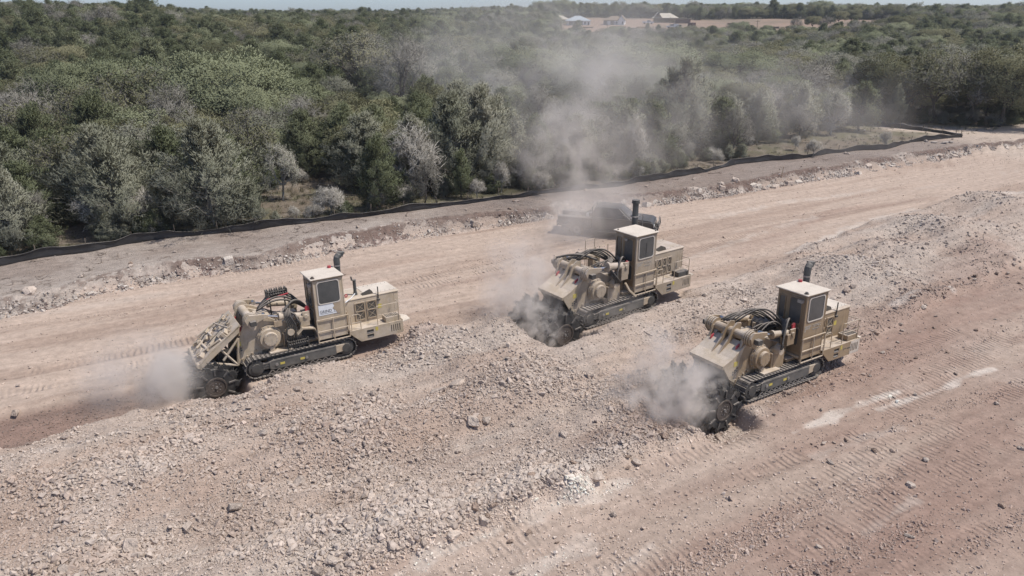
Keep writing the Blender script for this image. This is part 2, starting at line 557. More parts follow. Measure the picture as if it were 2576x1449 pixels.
def lotmask(x, y):
    r = np.hypot(x, y); az = np.degrees(np.arctan2(x, y))
    w = (fbm(az * .5, r * .02, 2, 61) - .5)
    return sm(az, LOT_AZ[0] - .5, LOT_AZ[0] + .3) * (1 - sm(az + w * 2.5, LOT_AZ[1] - 1.5, LOT_AZ[1] + .5)) * sm(r + w * 26, 330, 344) * (1 - sm(r + w * 20, 448, 458))


ROAD = np.array([G(u, v, TERR)[:2] for u, v in [(2285, 322), (2340, 324), (2440, 330), (2576, 339), (2760, 352), (3000, 372)]])


def polydist(x, y, pl):
    d = np.full(np.shape(x), 1e9)
    for (x0, y0), (x1, y1) in zip(pl[:-1], pl[1:]):
        dx, dy = x1 - x0, y1 - y0
        t = np.clip(((x - x0) * dx + (y - y0) * dy) / (dx * dx + dy * dy), 0, 1)
        d = np.minimum(d, np.hypot(x - x0 - t * dx, y - y0 - t * dy))
    return d


# pale chalky streaks and red stains on the graded dirt: polylines in picture coordinates, width in metres
STREAKS = [([(1995, 1090), (2080, 1055), (2160, 1020), (2260, 985)], .26, .8), ([(2210, 1030), (2300, 1000), (2380, 975), (2420, 950), (2500, 925)], .22, .75),
           ([(1320, 1440), (1400, 1400), (1480, 1370)], .4, .5), ([(1000, 1449), (1300, 1320), (1600, 1200)], .35, .55), ([(1560, 1430), (1640, 1380)], .25, .5),
           ([(2040, 620), (2150, 570), (2300, 530)], .5, .6), ([(2270, 545), (2400, 520), (2576, 500)], .5, .6), ([(1800, 545), (2000, 505), (2200, 480)], .5, .35),
           ([(1780, 1080), (1900, 1040)], .6, .4), ([(2230, 800), (2300, 765), (2400, 742)], .35, .6), ([(2050, 1150), (2150, 1110), (2260, 1075)], .3, .3), ([(2180, 1340), (2300, 1260)], .25, .3), ([(1990, 640), (2120, 585), (2260, 548)], .3, .6), ([(1700, 660), (1900, 590), (2050, 545)], .5, .35)]
STREAKS = [(np.array([G(u, v, 0)[:2] for u, v in p]), w, k) for p, w, k in STREAKS]
REDS = [([(2576, 700), (2300, 900), (2000, 1080)], 1.6, .5), ([(2576, 1120), (2200, 1290), (1900, 1430)], 1.5, .4), ([(2100, 1449), (2576, 1330)], 1.2, .4), ([(1500, 1140), (1640, 1085), (1780, 1050)], .8, .35), ([(2500, 640), (2350, 760), (2200, 870)], 1.3, .55), ([(2576, 1000), (2350, 1200), (2250, 1330)], 1.0, .6), ([(2050, 985), (2200, 930), (2350, 850)], .8, .5), ([(2150, 1449), (2576, 1250)], .9, .35),
        ([(1640, 1060), (1700, 1010)], .7, .4), ([(900, 885), (1080, 865)], .5, .35), ([(1050, 740), (1250, 690)], .5, .25), ([(2350, 500), (2100, 530), (1850, 640)], .6, .3),
        ([(0, 1075), (110, 1068)], .8, .6), ([(1980, 1420), (2060, 1330)], .8, .35)]
REDS = [(np.array([G(u, v, 0)[:2] for u, v in p]), w, k) for p, w, k in REDS]
PRINTS = [([(1000, 1430), (1400, 1270), (1900, 1090)], .33), ([(1150, 1449), (1500, 1340), (2000, 1150)], .33), ([(2050, 1360), (2300, 1150), (2576, 960)], .4), ([(1700, 1390), (2100, 1200), (2400, 1020)], .4),
          ([(1900, 1449), (2200, 1300), (2576, 1080)], .4), ([(850, 760), (1100, 690), (1350, 640)], .45), ([(1000, 735), (1250, 680)], .35), ([(0, 990), (200, 950), (400, 900)], .4),
          ([(500, 700), (900, 640)], .5), ([(1700, 640), (2100, 540), (2400, 470)], .5), ([(2000, 640), (2250, 545)], .4), ([(2150, 1100), (2576, 830)], .4), ([(1500, 1449), (1900, 1270)], .35), ([(1620, 1449), (1950, 1320), (2300, 1180)], .4), ([(2250, 1449), (2576, 1300)], .4), ([(2200, 1010), (2576, 820)], .35), ([(1250, 1390), (1650, 1230)], .4), ([(2100, 960), (2400, 840)], .35), ([(1500, 620), (1900, 560)], .4), ([(100, 930), (600, 830)], .4)]
PRINTS = [(np.array([G(u, v, 0)[:2] for u, v in p]), w) for p, w in PRINTS]


def mixc(c, k, col):
    return c * (1 - k[..., None]) + np.array(col) * k[..., None]


def ground_col(x, y):
    a, b, r, t, bed, coarse = masks(x, y)
    n1 = fbm(x * .35, y * .35, 4, 71); n2 = fbm(a * .09, b * .9, 4, 72); n3 = fbm(x * 1.4, y * 1.4, 3, 73)
    c = np.zeros(x.shape + (3,)) + np.array((.415, .328, .268))                 # graded lane, pale pinkish dust
    c = mixc(c, sm(n2, .5, .72) * .55, (.285, .208, .163))
    c = mixc(c, sm(n2, .32, .18) * .5, (.46, .385, .328))
    low = 1 - sm(b, lb(L_BEDL, a) - .3, lb(L_BEDL, a) + .2)
    c = mixc(c, low * .8, (.338, .264, .216))
    c = mixc(c, low * sm(n2, .45, .7) * .55, (.275, .195, .157))
    c = mixc(c, low * sm(n1, .55, .7) * .5, (.40, .325, .275))
    c = mixc(c, low * (1 - sm(b - lb(L_BEDL, a) + 3.0, -.9, .9)) * .0, (.3, .2, .2))
    # pale haul strip just under the rubble bed
    c = mixc(c, np.exp(-((b - lb(L_BEDL, a) + 1.0) / .8) ** 2) * (1 - sm(a, 22, 30)) * .65, (.405, .325, .27))
    c = mixc(c, bed, (.410, .334, .280))
    c = mixc(c, bed * sm(n1, .52, .7) * .65, (.335, .252, .202))
    c = mixc(c, bed * sm(n2, .50, .66) * .45, (.36, .262, .205))
    c = mixc(c, bed * sm(n2, .40, .28) * .45, (.44, .385, .335))
    c = mixc(c, bed * sm(n1, .42, .28) * .6, (.425, .360, .312))
    c = mixc(c, np.clip(coarse * 1.2, 0, 1) * bed * .4 * sm(a, 4, 20), (.38, .33, .29))
    c = mixc(c, redmask(a, b) * (.75 + .25 * sm(-a, -A_RED_END, -A_RED_END + 9)), (.195, .136, .112))
    for pl, w, k in REDS:
        d = polydist(x, y, pl); c = mixc(c, (1 - sm(d + (n3 - .5) * w, w * .3, w * 1.5)) * k, (.258, .176, .142))
    for pl, w, k in STREAKS:
        d = polydist(x, y, pl); c = mixc(c, (1 - sm(d + (n3 - .5) * w * 2.0 + (n1 - .5) * w * .8, w * .1, w * .9)) * k * (.62 + .38 * sm(vn(x * .9, y * .9, 75) + vn(x * 3.1, y * 3.1, 76) * .5, .38, .75)), (.53, .47, .415))
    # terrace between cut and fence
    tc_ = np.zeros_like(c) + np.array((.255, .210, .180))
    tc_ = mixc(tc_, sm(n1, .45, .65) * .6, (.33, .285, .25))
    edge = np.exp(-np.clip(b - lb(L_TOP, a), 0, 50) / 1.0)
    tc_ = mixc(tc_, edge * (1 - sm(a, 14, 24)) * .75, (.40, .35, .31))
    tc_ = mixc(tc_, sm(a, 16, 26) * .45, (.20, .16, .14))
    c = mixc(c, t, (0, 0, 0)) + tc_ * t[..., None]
    # wood floor beyond the fence
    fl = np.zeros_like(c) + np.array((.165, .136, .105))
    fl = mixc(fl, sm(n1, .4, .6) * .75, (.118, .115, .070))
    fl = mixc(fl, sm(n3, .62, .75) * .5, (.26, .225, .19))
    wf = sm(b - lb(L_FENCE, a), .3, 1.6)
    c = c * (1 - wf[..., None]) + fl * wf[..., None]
    # haul road and cleared building lots
    rd = 1 - sm(polydist(x, y, ROAD), 2.8, 4.4)
    c = mixc(c, rd, (.47, .39, .32))
    fork = sm(a, 77, 82) * (1 - sm(b - lb(L_FENCE, a), 1.5, 4)) * (1 - sm(r, 112, 122))
    c = mixc(c, fork * .8, (.43, .355, .295))
    lot = lotmask(x, y)
    lc = np.zeros_like(c) + np.array((.285, .208, .160))
    lc = mixc(lc, sm(fbm(x * .05, y * .05, 3, 77), .45, .62) * .8, (.21, .170, .128))
    c = c * (1 - lot[..., None]) + lc * lot[..., None]
    grit = np.clip(.55 + bed * .6 + t * .5 - .25 * (1 - bed) * (1 - t), 0, 1.2) * (1 - sm(r, 70, 110))
    pr = np.zeros_like(x)
    for pl, w in PRINTS:
        pr = np.maximum(pr, 1 - sm(polydist(x, y, pl), w * .75, w * 1.15))
    pr = pr * sm(n1, .36, .5) * (.35 + .65 * sm(fbm(a * .5, b * 1.2, 3, 79), .38, .58)) * (1 - bed * .7) * (1 - t)
    return c, grit, pr


EARTH = ground_mat()


def set_attrs(me, x, y, colf=None):
    c, g, p = ground_col(x, y) if colf is None else colf
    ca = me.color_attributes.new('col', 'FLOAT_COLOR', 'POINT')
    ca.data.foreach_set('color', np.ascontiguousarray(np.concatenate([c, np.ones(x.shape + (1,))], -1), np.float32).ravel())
    for nm, d in (('grit', g), ('prints', p)):
        at_ = me.attributes.new(nm, 'FLOAT', 'POINT'); at_.data.foreach_set('value', np.ascontiguousarray(d, np.float32).ravel())


def make_ground():
    az = np.concatenate([np.linspace(-180, -60, 14)[:-1], np.linspace(-60, -42, 24)[:-1], np.linspace(-42, 42, 800), np.linspace(42, 60, 24)[1:], np.linspace(60, 180, 14)[1:-1]])
    rr = [.02, 2.0, 5.0, 8.0, 10.0, 12.0]
    while rr[-1] < 72: rr.append(rr[-1] + max(.055, (rr[-1] ** 2 + H * H) / (H * 731) * 1.0))
    while rr[-1] < 480: rr.append(rr[-1] * 1.022)
    while rr[-1] < 1400: rr.append(rr[-1] * 1.13)
    rr = np.array(rr)
    A, Rr = np.meshgrid(np.radians(az), rr)
    x = (Rr * np.sin(A)); y = (Rr * np.cos(A))
    z = T(x.ravel(), y.ravel()).reshape(x.shape)
    # behind the camera the graded site simply carries on flat
    nr, na = x.shape
    idx = np.arange(nr * na).reshape(nr, na)
    i0 = idx[:-1]; i1 = idx[1:]
    f = np.stack([i0, np.roll(i0, -1, 1), np.roll(i1, -1, 1), i1], -1).reshape(-1, 4)[:, ::-1]
    V = np.stack([x, y, z], -1).reshape(-1, 3)
    fx = V[f].mean(1)
    a, b, r, t, bed, coarse = masks(fx[:, 0], fx[:, 1])
    lot = lotmask(fx[:, 0], fx[:, 1]) > .5
    road = (polydist(fx[:, 0], fx[:, 1], ROAD) < 3.6) & (b > lb(L_TOP, a))
    work = (t < .5) & ~lot & ~road
    zones = {'cleared_lot': lot, 'dirt_road': road, 'graded_site': work}
    rest = ~(lot | road | work)
    zones['ground'] = rest
    for nm, mk in zones.items():
        ff = f[mk]
        u, inv = np.unique(ff.ravel(), return_inverse=True)
        me = np_mesh(nm, V[u], inv.reshape(-1, 4))
        set_attrs(me, V[u, 0], V[u, 1])
        me.materials.append(EARTH)
        for_s = np.ones(len(me.polygons), bool); me.polygons.foreach_set('use_smooth', for_s)
        o = link(nm, me); tag(o, kind='structure')
        if nm == 'ground':                  # centre cap under the drone
            pass


make_ground()


BANK = {}


def make_bank():
    """the ragged cut face between the graded site and the terrace, a strip that follows the cut"""
    a = np.arange(-22, 112, .11)
    bt = lb(L_TOP, a); bb = np.minimum(lb(L_BASE, a), bt - .25)
    n = 15
    s = np.linspace(0, 1, n)
    A = np.repeat(a[:, None], n, 1)
    prof_b = np.array([0, .08, .16, .25, .33, .42, .5, .58, .66, .74, .82, .9, 1.0, 1.25, 1.6])
    prof_z = np.array([-.10, .02, .05, .09, .14, .22, .36, .52, .70, .86, .97, 1.03, 1.06, 1.0, .86])
    nz = fbm(A * 1.1, np.repeat(s[None] * 3, len(a), 0), 3, 81) - .5
    nb = fbm(A * .35, A * 0, 3, 82) - .5
    st = np.floor(fbm(A * .8, A * 0 + s * 2.2, 2, 83) * 6) / 6 - .5
    amp = np.sin(np.clip(prof_b, 0, 1) * np.pi)[None]
    B = bb[:, None] - .15 + (bt - bb + .15)[:, None] * prof_b[None] + nb * .7 + (nz * .5 + st * .35) * amp
    x, y = XY(A, B)
    hs = hills(x, y)
    Z = prof_z[None] * TERR * (1 + .35 * nb) + (nz * .16 + (fbm(A * 4.0, np.repeat(s[None] * 9, len(a), 0), 2, 87) - .5) * .22) * np.clip(prof_b * 4, 0, 1)[None] + hs
    base = T(x, y)
    Z[:, :2] = np.minimum(Z[:, :2], base[:, :2] - .02 + np.array([-.08, .02]))
    Z[:, -1] = base[:, -1] - .12
    Z[:, -2] = np.maximum(Z[:, -2], base[:, -2] + .015)
    V = np.stack([x, y, Z], -1).reshape(-1, 3)
    idx = np.arange(len(a) * n).reshape(len(a), n)
    f = np.stack([idx[:-1, :-1], idx[1:, :-1], idx[1:, 1:], idx[:-1, 1:]], -1).reshape(-1, 4)
    BANK['x'], BANK['y'], BANK['z'] = x, y, Z
    me = np_mesh('cut_bank', V, f)
    X, Y = x.ravel(), y.ravel()
    n1 = fbm(A.ravel() * .22, B.ravel() * .5, 3, 84); n2 = .5 * fbm(A.ravel() * 1.3, np.tile(s * 4, len(a)), 3, 85) + .5 * fbm(A.ravel() * 4.5, np.tile(s * 9, len(a)), 3, 86)
    c = np.zeros((X.size, 3)) + np.array((.33, .285, .25))
    c = mixc(c, sm(n1, .46, .58), (.175, .125, .108))
    c = mixc(c, sm(n2, .50, .58) * .75, (.45, .385, .335))
    c = mixc(c, sm(n2, .46, .40) * .7, (.19, .142, .118))
    pb = np.tile(prof_b, len(a))
    c = mixc(c, sm(pb + (n2 - .5) * .5, .50, .66) * (1 - sm(pb, .97, 1.05)) * sm(n1, .30, .44) * .85, (.150, .108, .090))  # dark topsoil band under the lip; also paints shade onto the bank face
    c = mixc(c, (pb < .2) * .7, (.41, .33, .275))
    gc, gg, gp = ground_col(X, Y)
    aa = A.ravel(); seam = fbm(aa * 1.1, B.ravel() * .3, 2, 88)
    c = mixc(c, sm(aa, 26, 40) * sm(pb, .2, .32) * (1 - sm(pb + (n2 - .5) * .25, .56, .68)) * sm(seam, .38, .46) * .85, (.50, .435, .38))
    k = sm(pb, 1.0, 1.3)
    c = c * (1 - k[:, None]) + gc * k[:, None]
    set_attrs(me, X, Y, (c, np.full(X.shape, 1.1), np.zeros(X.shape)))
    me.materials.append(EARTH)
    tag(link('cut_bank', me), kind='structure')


make_bank()


# ------------------------------------------------------------------ stones
def rock_mesh(name, seed, n=12, sq=(1, .8, .6), mat=None):
    rg = np.random.default_rng(seed)
    bm = bmesh.new()
    for _ in range(n):
        p = rg.normal(size=3); p = np.sign(p) * np.abs(p) ** .75; p /= np.linalg.norm(p); p *= rg.uniform(.8, 1.08)
        bm.verts.new((p[0] * .5 * sq[0], p[1] * .5 * sq[1], p[2] * .5 * sq[2]))
    r = bmesh.ops.convex_hull(bm, input=bm.verts)
    bmesh.ops.delete(bm, geom=[g for g in {*r['geom_interior'], *r['geom_unused']} if isinstance(g, bmesh.types.BMVert)], context='VERTS')
    bmesh.ops.recalc_face_normals(bm, faces=bm.faces)
    me = bpy.data.meshes.new(name); bm.to_mesh(me); bm.free()
    if mat: me.materials.append(mat)
    return me


STONE_I = inst_mat('crushed_stone', (.4, .36, .32), tint='inst')
STONE_O = inst_mat('loose_rock', (.4, .36, .32), tint='obj', var=.22, nscale=2.5)


def proto_coll(name, meshes):
    c = bpy.data.collections.new(name)
    for i, me in enumerate(meshes):
        o = bpy.data.objects.new('%s_source_%02d' % (name, i), me); c.objects.link(o)
    return c


def scatter(name, pts, rot, scl, idx, coll, tint=None):
    me = bpy.data.meshes.new(name)
    n = len(pts)
    me.vertices.add(n); me.vertices.foreach_set('co', np.ascontiguousarray(pts, np.float32).ravel())
    def att(nm, ty, d, key):
        a = me.attributes.new(nm, ty, 'POINT'); a.data.foreach_set(key, np.ascontiguousarray(d).ravel())
    att('rot', 'FLOAT_VECTOR', rot.astype(np.float32), 'vector')
    att('scl', 'FLOAT_VECTOR', scl.astype(np.float32), 'vector')
    att('idx', 'INT', idx.astype(np.int32), 'value')
    if tint is not None: att('tint', 'FLOAT_COLOR', np.concatenate([tint, np.ones((n, 1))], 1).astype(np.float32), 'color')
    o = link(name, me)
    ng = bpy.data.node_groups.new(name, 'GeometryNodeTree')
    ng.interface.new_socket('Geometry', in_out='INPUT', socket_type='NodeSocketGeometry')
    ng.interface.new_socket('Geometry', in_out='OUTPUT', socket_type='NodeSocketGeometry')
    ns, ls = ng.nodes, ng.links
    gi = ns.new('NodeGroupInput'); go = ns.new('NodeGroupOutput')
    ip = ns.new('GeometryNodeInstanceOnPoints')
    ci = ns.new('GeometryNodeCollectionInfo'); ci.inputs['Collection'].default_value = coll
    ci.inputs['Separate Children'].default_value = True; ci.inputs['Reset Children'].default_value = True
    ip.inputs['Pick Instance'].default_value = True
    ls.new(gi.outputs[0], ip.inputs['Points']); ls.new(ci.outputs[0], ip.inputs['Instance'])
    for nm, ty, sk in (('rot', 'FLOAT_VECTOR', 'Rotation'), ('scl', 'FLOAT_VECTOR', 'Scale'), ('idx', 'INT', 'Instance Index')):
        a = ns.new('GeometryNodeInputNamedAttribute'); a.data_type = ty; a.inputs['Name'].default_value = nm
        ls.new(a.outputs['Attribute'], ip.inputs[sk])
    ls.new(ip.outputs[0], go.inputs[0])
    md = o.modifiers.new('scatter', 'NODES'); md.node_group = ng
    return o


def stone_tint(x, y, n):
    c, g, p = ground_col(x, y)
    k = RNG.normal(1.0, .10, n)[:, None]
    gr = c.mean(1, keepdims=True)
    w = RNG.uniform(.15, .5, n)[:, None]
    c = (c * (1 - w) + gr * np.array([1.13, 1.0, .885]) * w) * k * 1.13
    a, b = AB(x, y)
    c = c * (1 + .3 * (b < lb(L_BEDL, a)))[:, None]
    return np.clip(c, .05, .66)


def in_machine(x, y, pad=.0):
    bad = np.zeros(x.shape, bool)
    for (lx, ly, lz), yaw, pitch, s in POSES:
        c, sn = math.cos(math.radians(yaw)), math.sin(math.radians(yaw))
        X = ((x - lx) * c + (y - ly) * sn) / s; Y = (-(x - lx) * sn + (y - ly) * c) / s
        bad |= (X > -2.5 - pad) & (X < 2.6 + pad) & (np.abs(Y) < 1.4 + pad)
    return bad


def make_gravel():
    protos = [rock_mesh('pebble', 100 + i, 9 + i % 4, ((1, .8, .62), (1, .65, .45), (1, .9, .75), (1.1, .6, .55))[i % 4], STONE_I) for i in range(10)]
    coll = proto_coll('pebbles', protos)
    M = 620000
    az = np.radians(RNG.uniform(-41, 41, M)); u = RNG.uniform(0, 1, M)
    r0, r1 = 12.0, 95.0
    r = 1 / (1 / r0 + u * (1 / r1 - 1 / r0))            # denser near, where small stones still show
    x = r * np.sin(az); y = r * np.cos(az)
    a, b, r, t, bed, coarse = masks(x, y)
    patch = fbm(x * .45, y * .45, 3, 91)
    cl = fbm(a * .12, b * 1.3, 3, 92)
    strip = fbm(a * .10, b * .75, 3, 93)
    dens = .06 + bed * (.24 + .55 * sm(patch, .42, .62) * sm(strip, .36, .54) + .5 * coarse) + (1 - bed) * (1 - t) * .32 * sm(cl, .55, .7) + .5 * redmask(a, b)
    low = 1 - sm(b, lb(L_BEDL, a) - .3, lb(L_BEDL, a) + .2)
    dens += low * (.05 + .30 * sm(cl, .5, .66) * sm(patch, .4, .55))
    bt, bb = lb(L_TOP, a), lb(L_BASE, a)
    band = np.exp(-((b - (bb * .75 + bt * .25)) / .55) ** 2)
    dens += band * .75 + t * .10 * sm(patch, .45, .6)
    dens *= 1 - sm(b - lb(L_FENCE, a), -.4, .3)
    dens *= ~in_machine(x, y, .0)
    # a crust of bigger rubble along the lower edge of the bed
    dens += .35 * np.exp(-((b - lb(L_BEDL, a) - .2) / .3) ** 2)
    keep = RNG.uniform(0, 1, M) < np.clip(dens, 0, 1)
    x, y, a, b, r, bed, coarse, patch, band = (q[keep] for q in (x, y, a, b, r, bed, coarse, patch, band))
    n = len(x)
    s = np.exp(RNG.normal(math.log(.045), .50, n)) * (1 + 1.15 * coarse * bed + .6 * bed * sm(patch, .5, .65)) * (1 + .5 * band)
    s = np.clip(np.maximum(s, r / 731 * .9), .03, .34)
    z = T(x, y) + s * RNG.uniform(-.05, .22, n)
    # broken stone clinging to the cut face
    nb = 26000
    BX, BY, BZ = BANK['x'], BANK['y'], BANK['z']
    lim = int((84 + 22) / .11)
    wgt = (1 / np.arange(1, lim) ** 0)
    i = RNG.integers(0, lim, nb); j = np.clip(RNG.normal(4.0, 3.0, nb), 0, 12.99)
    j0 = j.astype(int); fr = j - j0
    xb = BX[i, j0] * (1 - fr) + BX[i, j0 + 1] * fr + RNG.normal(0, .05, nb); yb = BY[i, j0] * (1 - fr) + BY[i, j0 + 1] * fr; zb = BZ[i, j0] * (1 - fr) + BZ[i, j0 + 1] * fr
    ab_, bb_ = AB(xb, yb)
    kp = RNG.uniform(size=nb) < .25 + .75 * sm(fbm(ab_ * .4, bb_ * .4, 3, 131), .38, .55)
    xb, yb, zb = xb[kp], yb[kp], zb[kp]; nb = len(xb)
    sb = np.clip(np.exp(RNG.normal(math.log(.078), .55, nb)), .04, .34)
    x = np.concatenate([x, xb]); y = np.concatenate([y, yb]); s = np.concatenate([s, sb]); z = np.concatenate([z, zb + sb * .08]); n = len(x)
    tint = stone_tint(x, y, n)
    pale = RNG.uniform(size=nb) < .6
    tint[-nb:] = np.where(pale[:, None], np.array([[.46, .41, .365]]), np.array([[.24, .19, .165]])) * RNG.normal(1, .13, (nb, 1))
    pts = np.stack([x, y, z], 1)
    rot = np.stack([RNG.normal(0, .5, n), RNG.normal(0, .5, n), RNG.uniform(0, 6.28, n)], 1)
    scl = s[:, None] * RNG.uniform(.8, 1.35, (n, 3))
    idx = RNG.integers(0, 10, n)
    print('gravel stones', n)
    o = scatter('gravel', pts, rot, scl, idx, coll, tint)
    tag(o, 'pale crushed limestone rubble strewn over the graded site', 'gravel', kind='stuff')


make_gravel()

ROCKS = [rock_mesh('rock', 300 + i, 22, ((1, .8, .6), (1, .6, .5), (1, .9, .7), (1.1, .55, .4))[i % 4], STONE_O) for i in range(12)]



def block_mesh(name, seed):
    rg = np.random.default_rng(seed); bm = bmesh.new()
    for sx in (-1, 1):
        for sy in (-1, 1):
            for sz in (-1, 1):
                for _ in range(3):
                    p = np.array([sx * .5, sy * .4, sz * .42]) * rg.uniform(.78, 1.0, 3); bm.verts.new(p)
    q = bmesh.ops.convex_hull(bm, input=bm.verts)
    bmesh.ops.delete(bm, geom=[g for g in {*q['geom_interior'], *q['geom_unused']} if isinstance(g, bmesh.types.BMVert)], context='VERTS')
    bmesh.ops.recalc_face_normals(bm, faces=bm.faces)
    me = bpy.data.meshes.new(name); bm.to_mesh(me); bm.free(); me.materials.append(STONE_O)
    return me


BLOCKS = [block_mesh('rock_block', 700 + i) for i in range(8)]


def rock(x, y, size, col, label, group=None, flat=1.0, sink=.12, rz=None, name='rock', z=None, boxy=False):
    o = link(name, random.choice(BLOCKS if boxy else ROCKS))
    o.location = (x, y, (Tz(x, y) if z is None else z) + size * (.3 * flat - sink))
    o.rotation_euler = (random.gauss(0, .25), random.gauss(0, .25), random.uniform(0, 6.28) if rz is None else rz)
    o.scale = (size * random.uniform(.85, 1.2), size * random.uniform(.8, 1.1), size * flat * random.uniform(.8, 1.1))
    k = random.gauss(1, .08)
    o.color = (*[min(.7, q * k) for q in col], 1)
    tag(o, label, 'rock', group)
    return o


PALE, GREY, BRN = (.47, .395, .335), (.41, .335, .28), (.32, .24, .19)
for u, v, s, c, lb_ in [
    (1300, 508, .55, PALE, 'white rock sitting alone on the brown soil just below the silt fence'),
    (1152, 968, .95, GREY, 'large grey boulder half sunk in rubble between the left and middle miners'),
    (1105, 985, .9, PALE, 'flat tan slab of rock left of the large grey boulder in the rubble'),
    (1190, 1065, .8, PALE, 'long pale slab lying at the edge of a heap in front of the middle miner'),
    (1225, 1058, .5, PALE, 'blocky pale rock at the right end of the long pale slab'),
    (967, 1008, .42, GREY, 'lone round grey rock on fine gravel right of the left drum'),
    (1290, 1070, .42, PALE, 'pale blocky rock below the long slab, beside a whitish patch'),
    (1118, 1252, .62, GREY, 'dark topped oblong rock in the lower middle rubble'),
    (1030, 1262, .5, PALE, 'light rock beside two others in the lower middle rubble'),
    (985, 1270, .55, GREY, 'grey rock left of the light one in the lower middle rubble'),
    (1498, 1205, .72, PALE, 'pale cracked rock at the rubble edge above the wheel tracks'),
    (1600, 1165, .6, GREY, 'broken grey rock at the rubble edge below the right miner'),
    (1220, 1310, .5, PALE, 'pale rock on the lower rubble edge near the tracked strip'),
    (1140, 1350, .6, PALE, 'clustered pale rock at the bottom of the rubble edge'),
    (750, 1215, .7, GREY, 'big dark sided rock in the rubble at lower left'),
    (735, 1085, .5, PALE, 'first pale rock of the short row in the rubble below the left miner'),
    (705, 1087, .5, GREY, 'grey rock in the short row in the rubble below the left miner'),
    (660, 1092, .55, PALE, 'leftmost pale rock of the short row below the left miner'),
    (330, 1380, .8, GREY, 'large layered rock near the bottom left corner'),
    (470, 1330, .6, GREY, 'tilted grey slab in the rubble at lower left'),
    (590, 1280, .75, PALE, 'broad pale slab sunk in the rubble at lower left'),
    (160, 1435, .6, GREY, 'dark edged rock at the bottom edge left'),
    (1420, 1095, .45, GREY, 'grey rock in rubble between middle and right miners'),
    (1795, 1090, .42, PALE, 'broken rock against the foot of the right drum'),
    (1325, 905, .7, GREY, 'dark flat rock in front of the middle drum'),
    (1570, 1078, .4, PALE, 'pale stone left of the right drum dust'),
    (75, 735, 1.0, PALE, 'large white rock pile stone at the left end of the bank'),
    (40, 1040, .5, BRN, 'dark rock at the top edge of the red cut on the left'),
    (2095, 752, .55, PALE, 'white rock right of the right miner exhaust in the rubble'),
    (2145, 722, .8, PALE, 'broad white rock on the rubble heap behind the right miner'),
    (2130, 732, .6, BRN, 'brown rock beside the broad white one behind the right miner'),
    (1848, 470, 1.1, PALE, 'long white block in the bank right of the truck'),
    (1812, 478, .9, PALE, 'square white block in the bank right of the truck'),
    (2130, 388, .9, PALE, 'pale boulder on top of the bank under the silt fence'),
    (1300, 1440, .5, GREY, 'grey stone on the bottom edge near the tracked strip'),
    (2290, 1222, .45, PALE, 'lone pale stone on the red dirt at lower right'),
    (1905, 985, .4, PALE, 'pale cube of rock beside the right track'),
]:
    p = at(u, v); rock(p.x, p.y, s * .82, tuple(.5 * q + .5 * w for q, w in zip(c, PALE)), lb_, sink=.2)


def rock_group(n, gen, size, cols, label, group, flat=1.0, sink=.12, boxy=False):
    k = 0; tries = 0; made = []
    while k < n and tries < n * 40:
        tries += 1
        g_ = gen(); x, y = g_[:2]; zz_ = g_[2] if len(g_) > 2 else None
        if in_machine(np.array([x]), np.array([y]), .3)[0]: continue
        u, v = PR((x, y, Tz(x, y)))
        if not (-20 < u < 2596 and 0 < v < 1470): continue
        made.append(rock(x, y, size(), random.choice(cols), label, group, flat, sink, z=zz_, rz=math.atan2(E1, E0) + random.gauss(0, .15) if boxy else None, boxy=boxy)); k += 1
    return made


def g_bed():
    if random.random() < .6:
        h = random.choice(HEAPS); return h[0] + random.gauss(0, h[2] * .7), h[1] + random.gauss(0, h[2] * .7)
    a = random.uniform(-8, 52); lo, hi = float(lb(L_BEDL, a)), float(lb(L_BEDU, a)); return XY(a, random.uniform(lo, hi))
def g_bank():
    i = random.randrange(0, int(122 / .11)) if random.random() < .4 else random.randrange(int(44 / .11), int(122 / .11)); j = min(11, max(1, int(random.gauss(6, 2.5))))
    return float(BANK['x'][i, j]), float(BANK['y'][i, j]), float(BANK['z'][i, j])
def g_low():
    a = random.uniform(4, 45); return XY(a, float(lb(L_BEDL, a)) - abs(random.gauss(0, 3.5)) - .1)
def g_edge():
    a = random.uniform(2, 45); return XY(a, float(lb(L_BEDL, a)) + random.gauss(.25, .25))
def g_terr():
    a = random.uniform(-8, 90); lo, hi = float(lb(L_TOP, a)), float(lb(L_FENCE, a)); return XY(a, random.uniform(lo + .2, hi - .4))


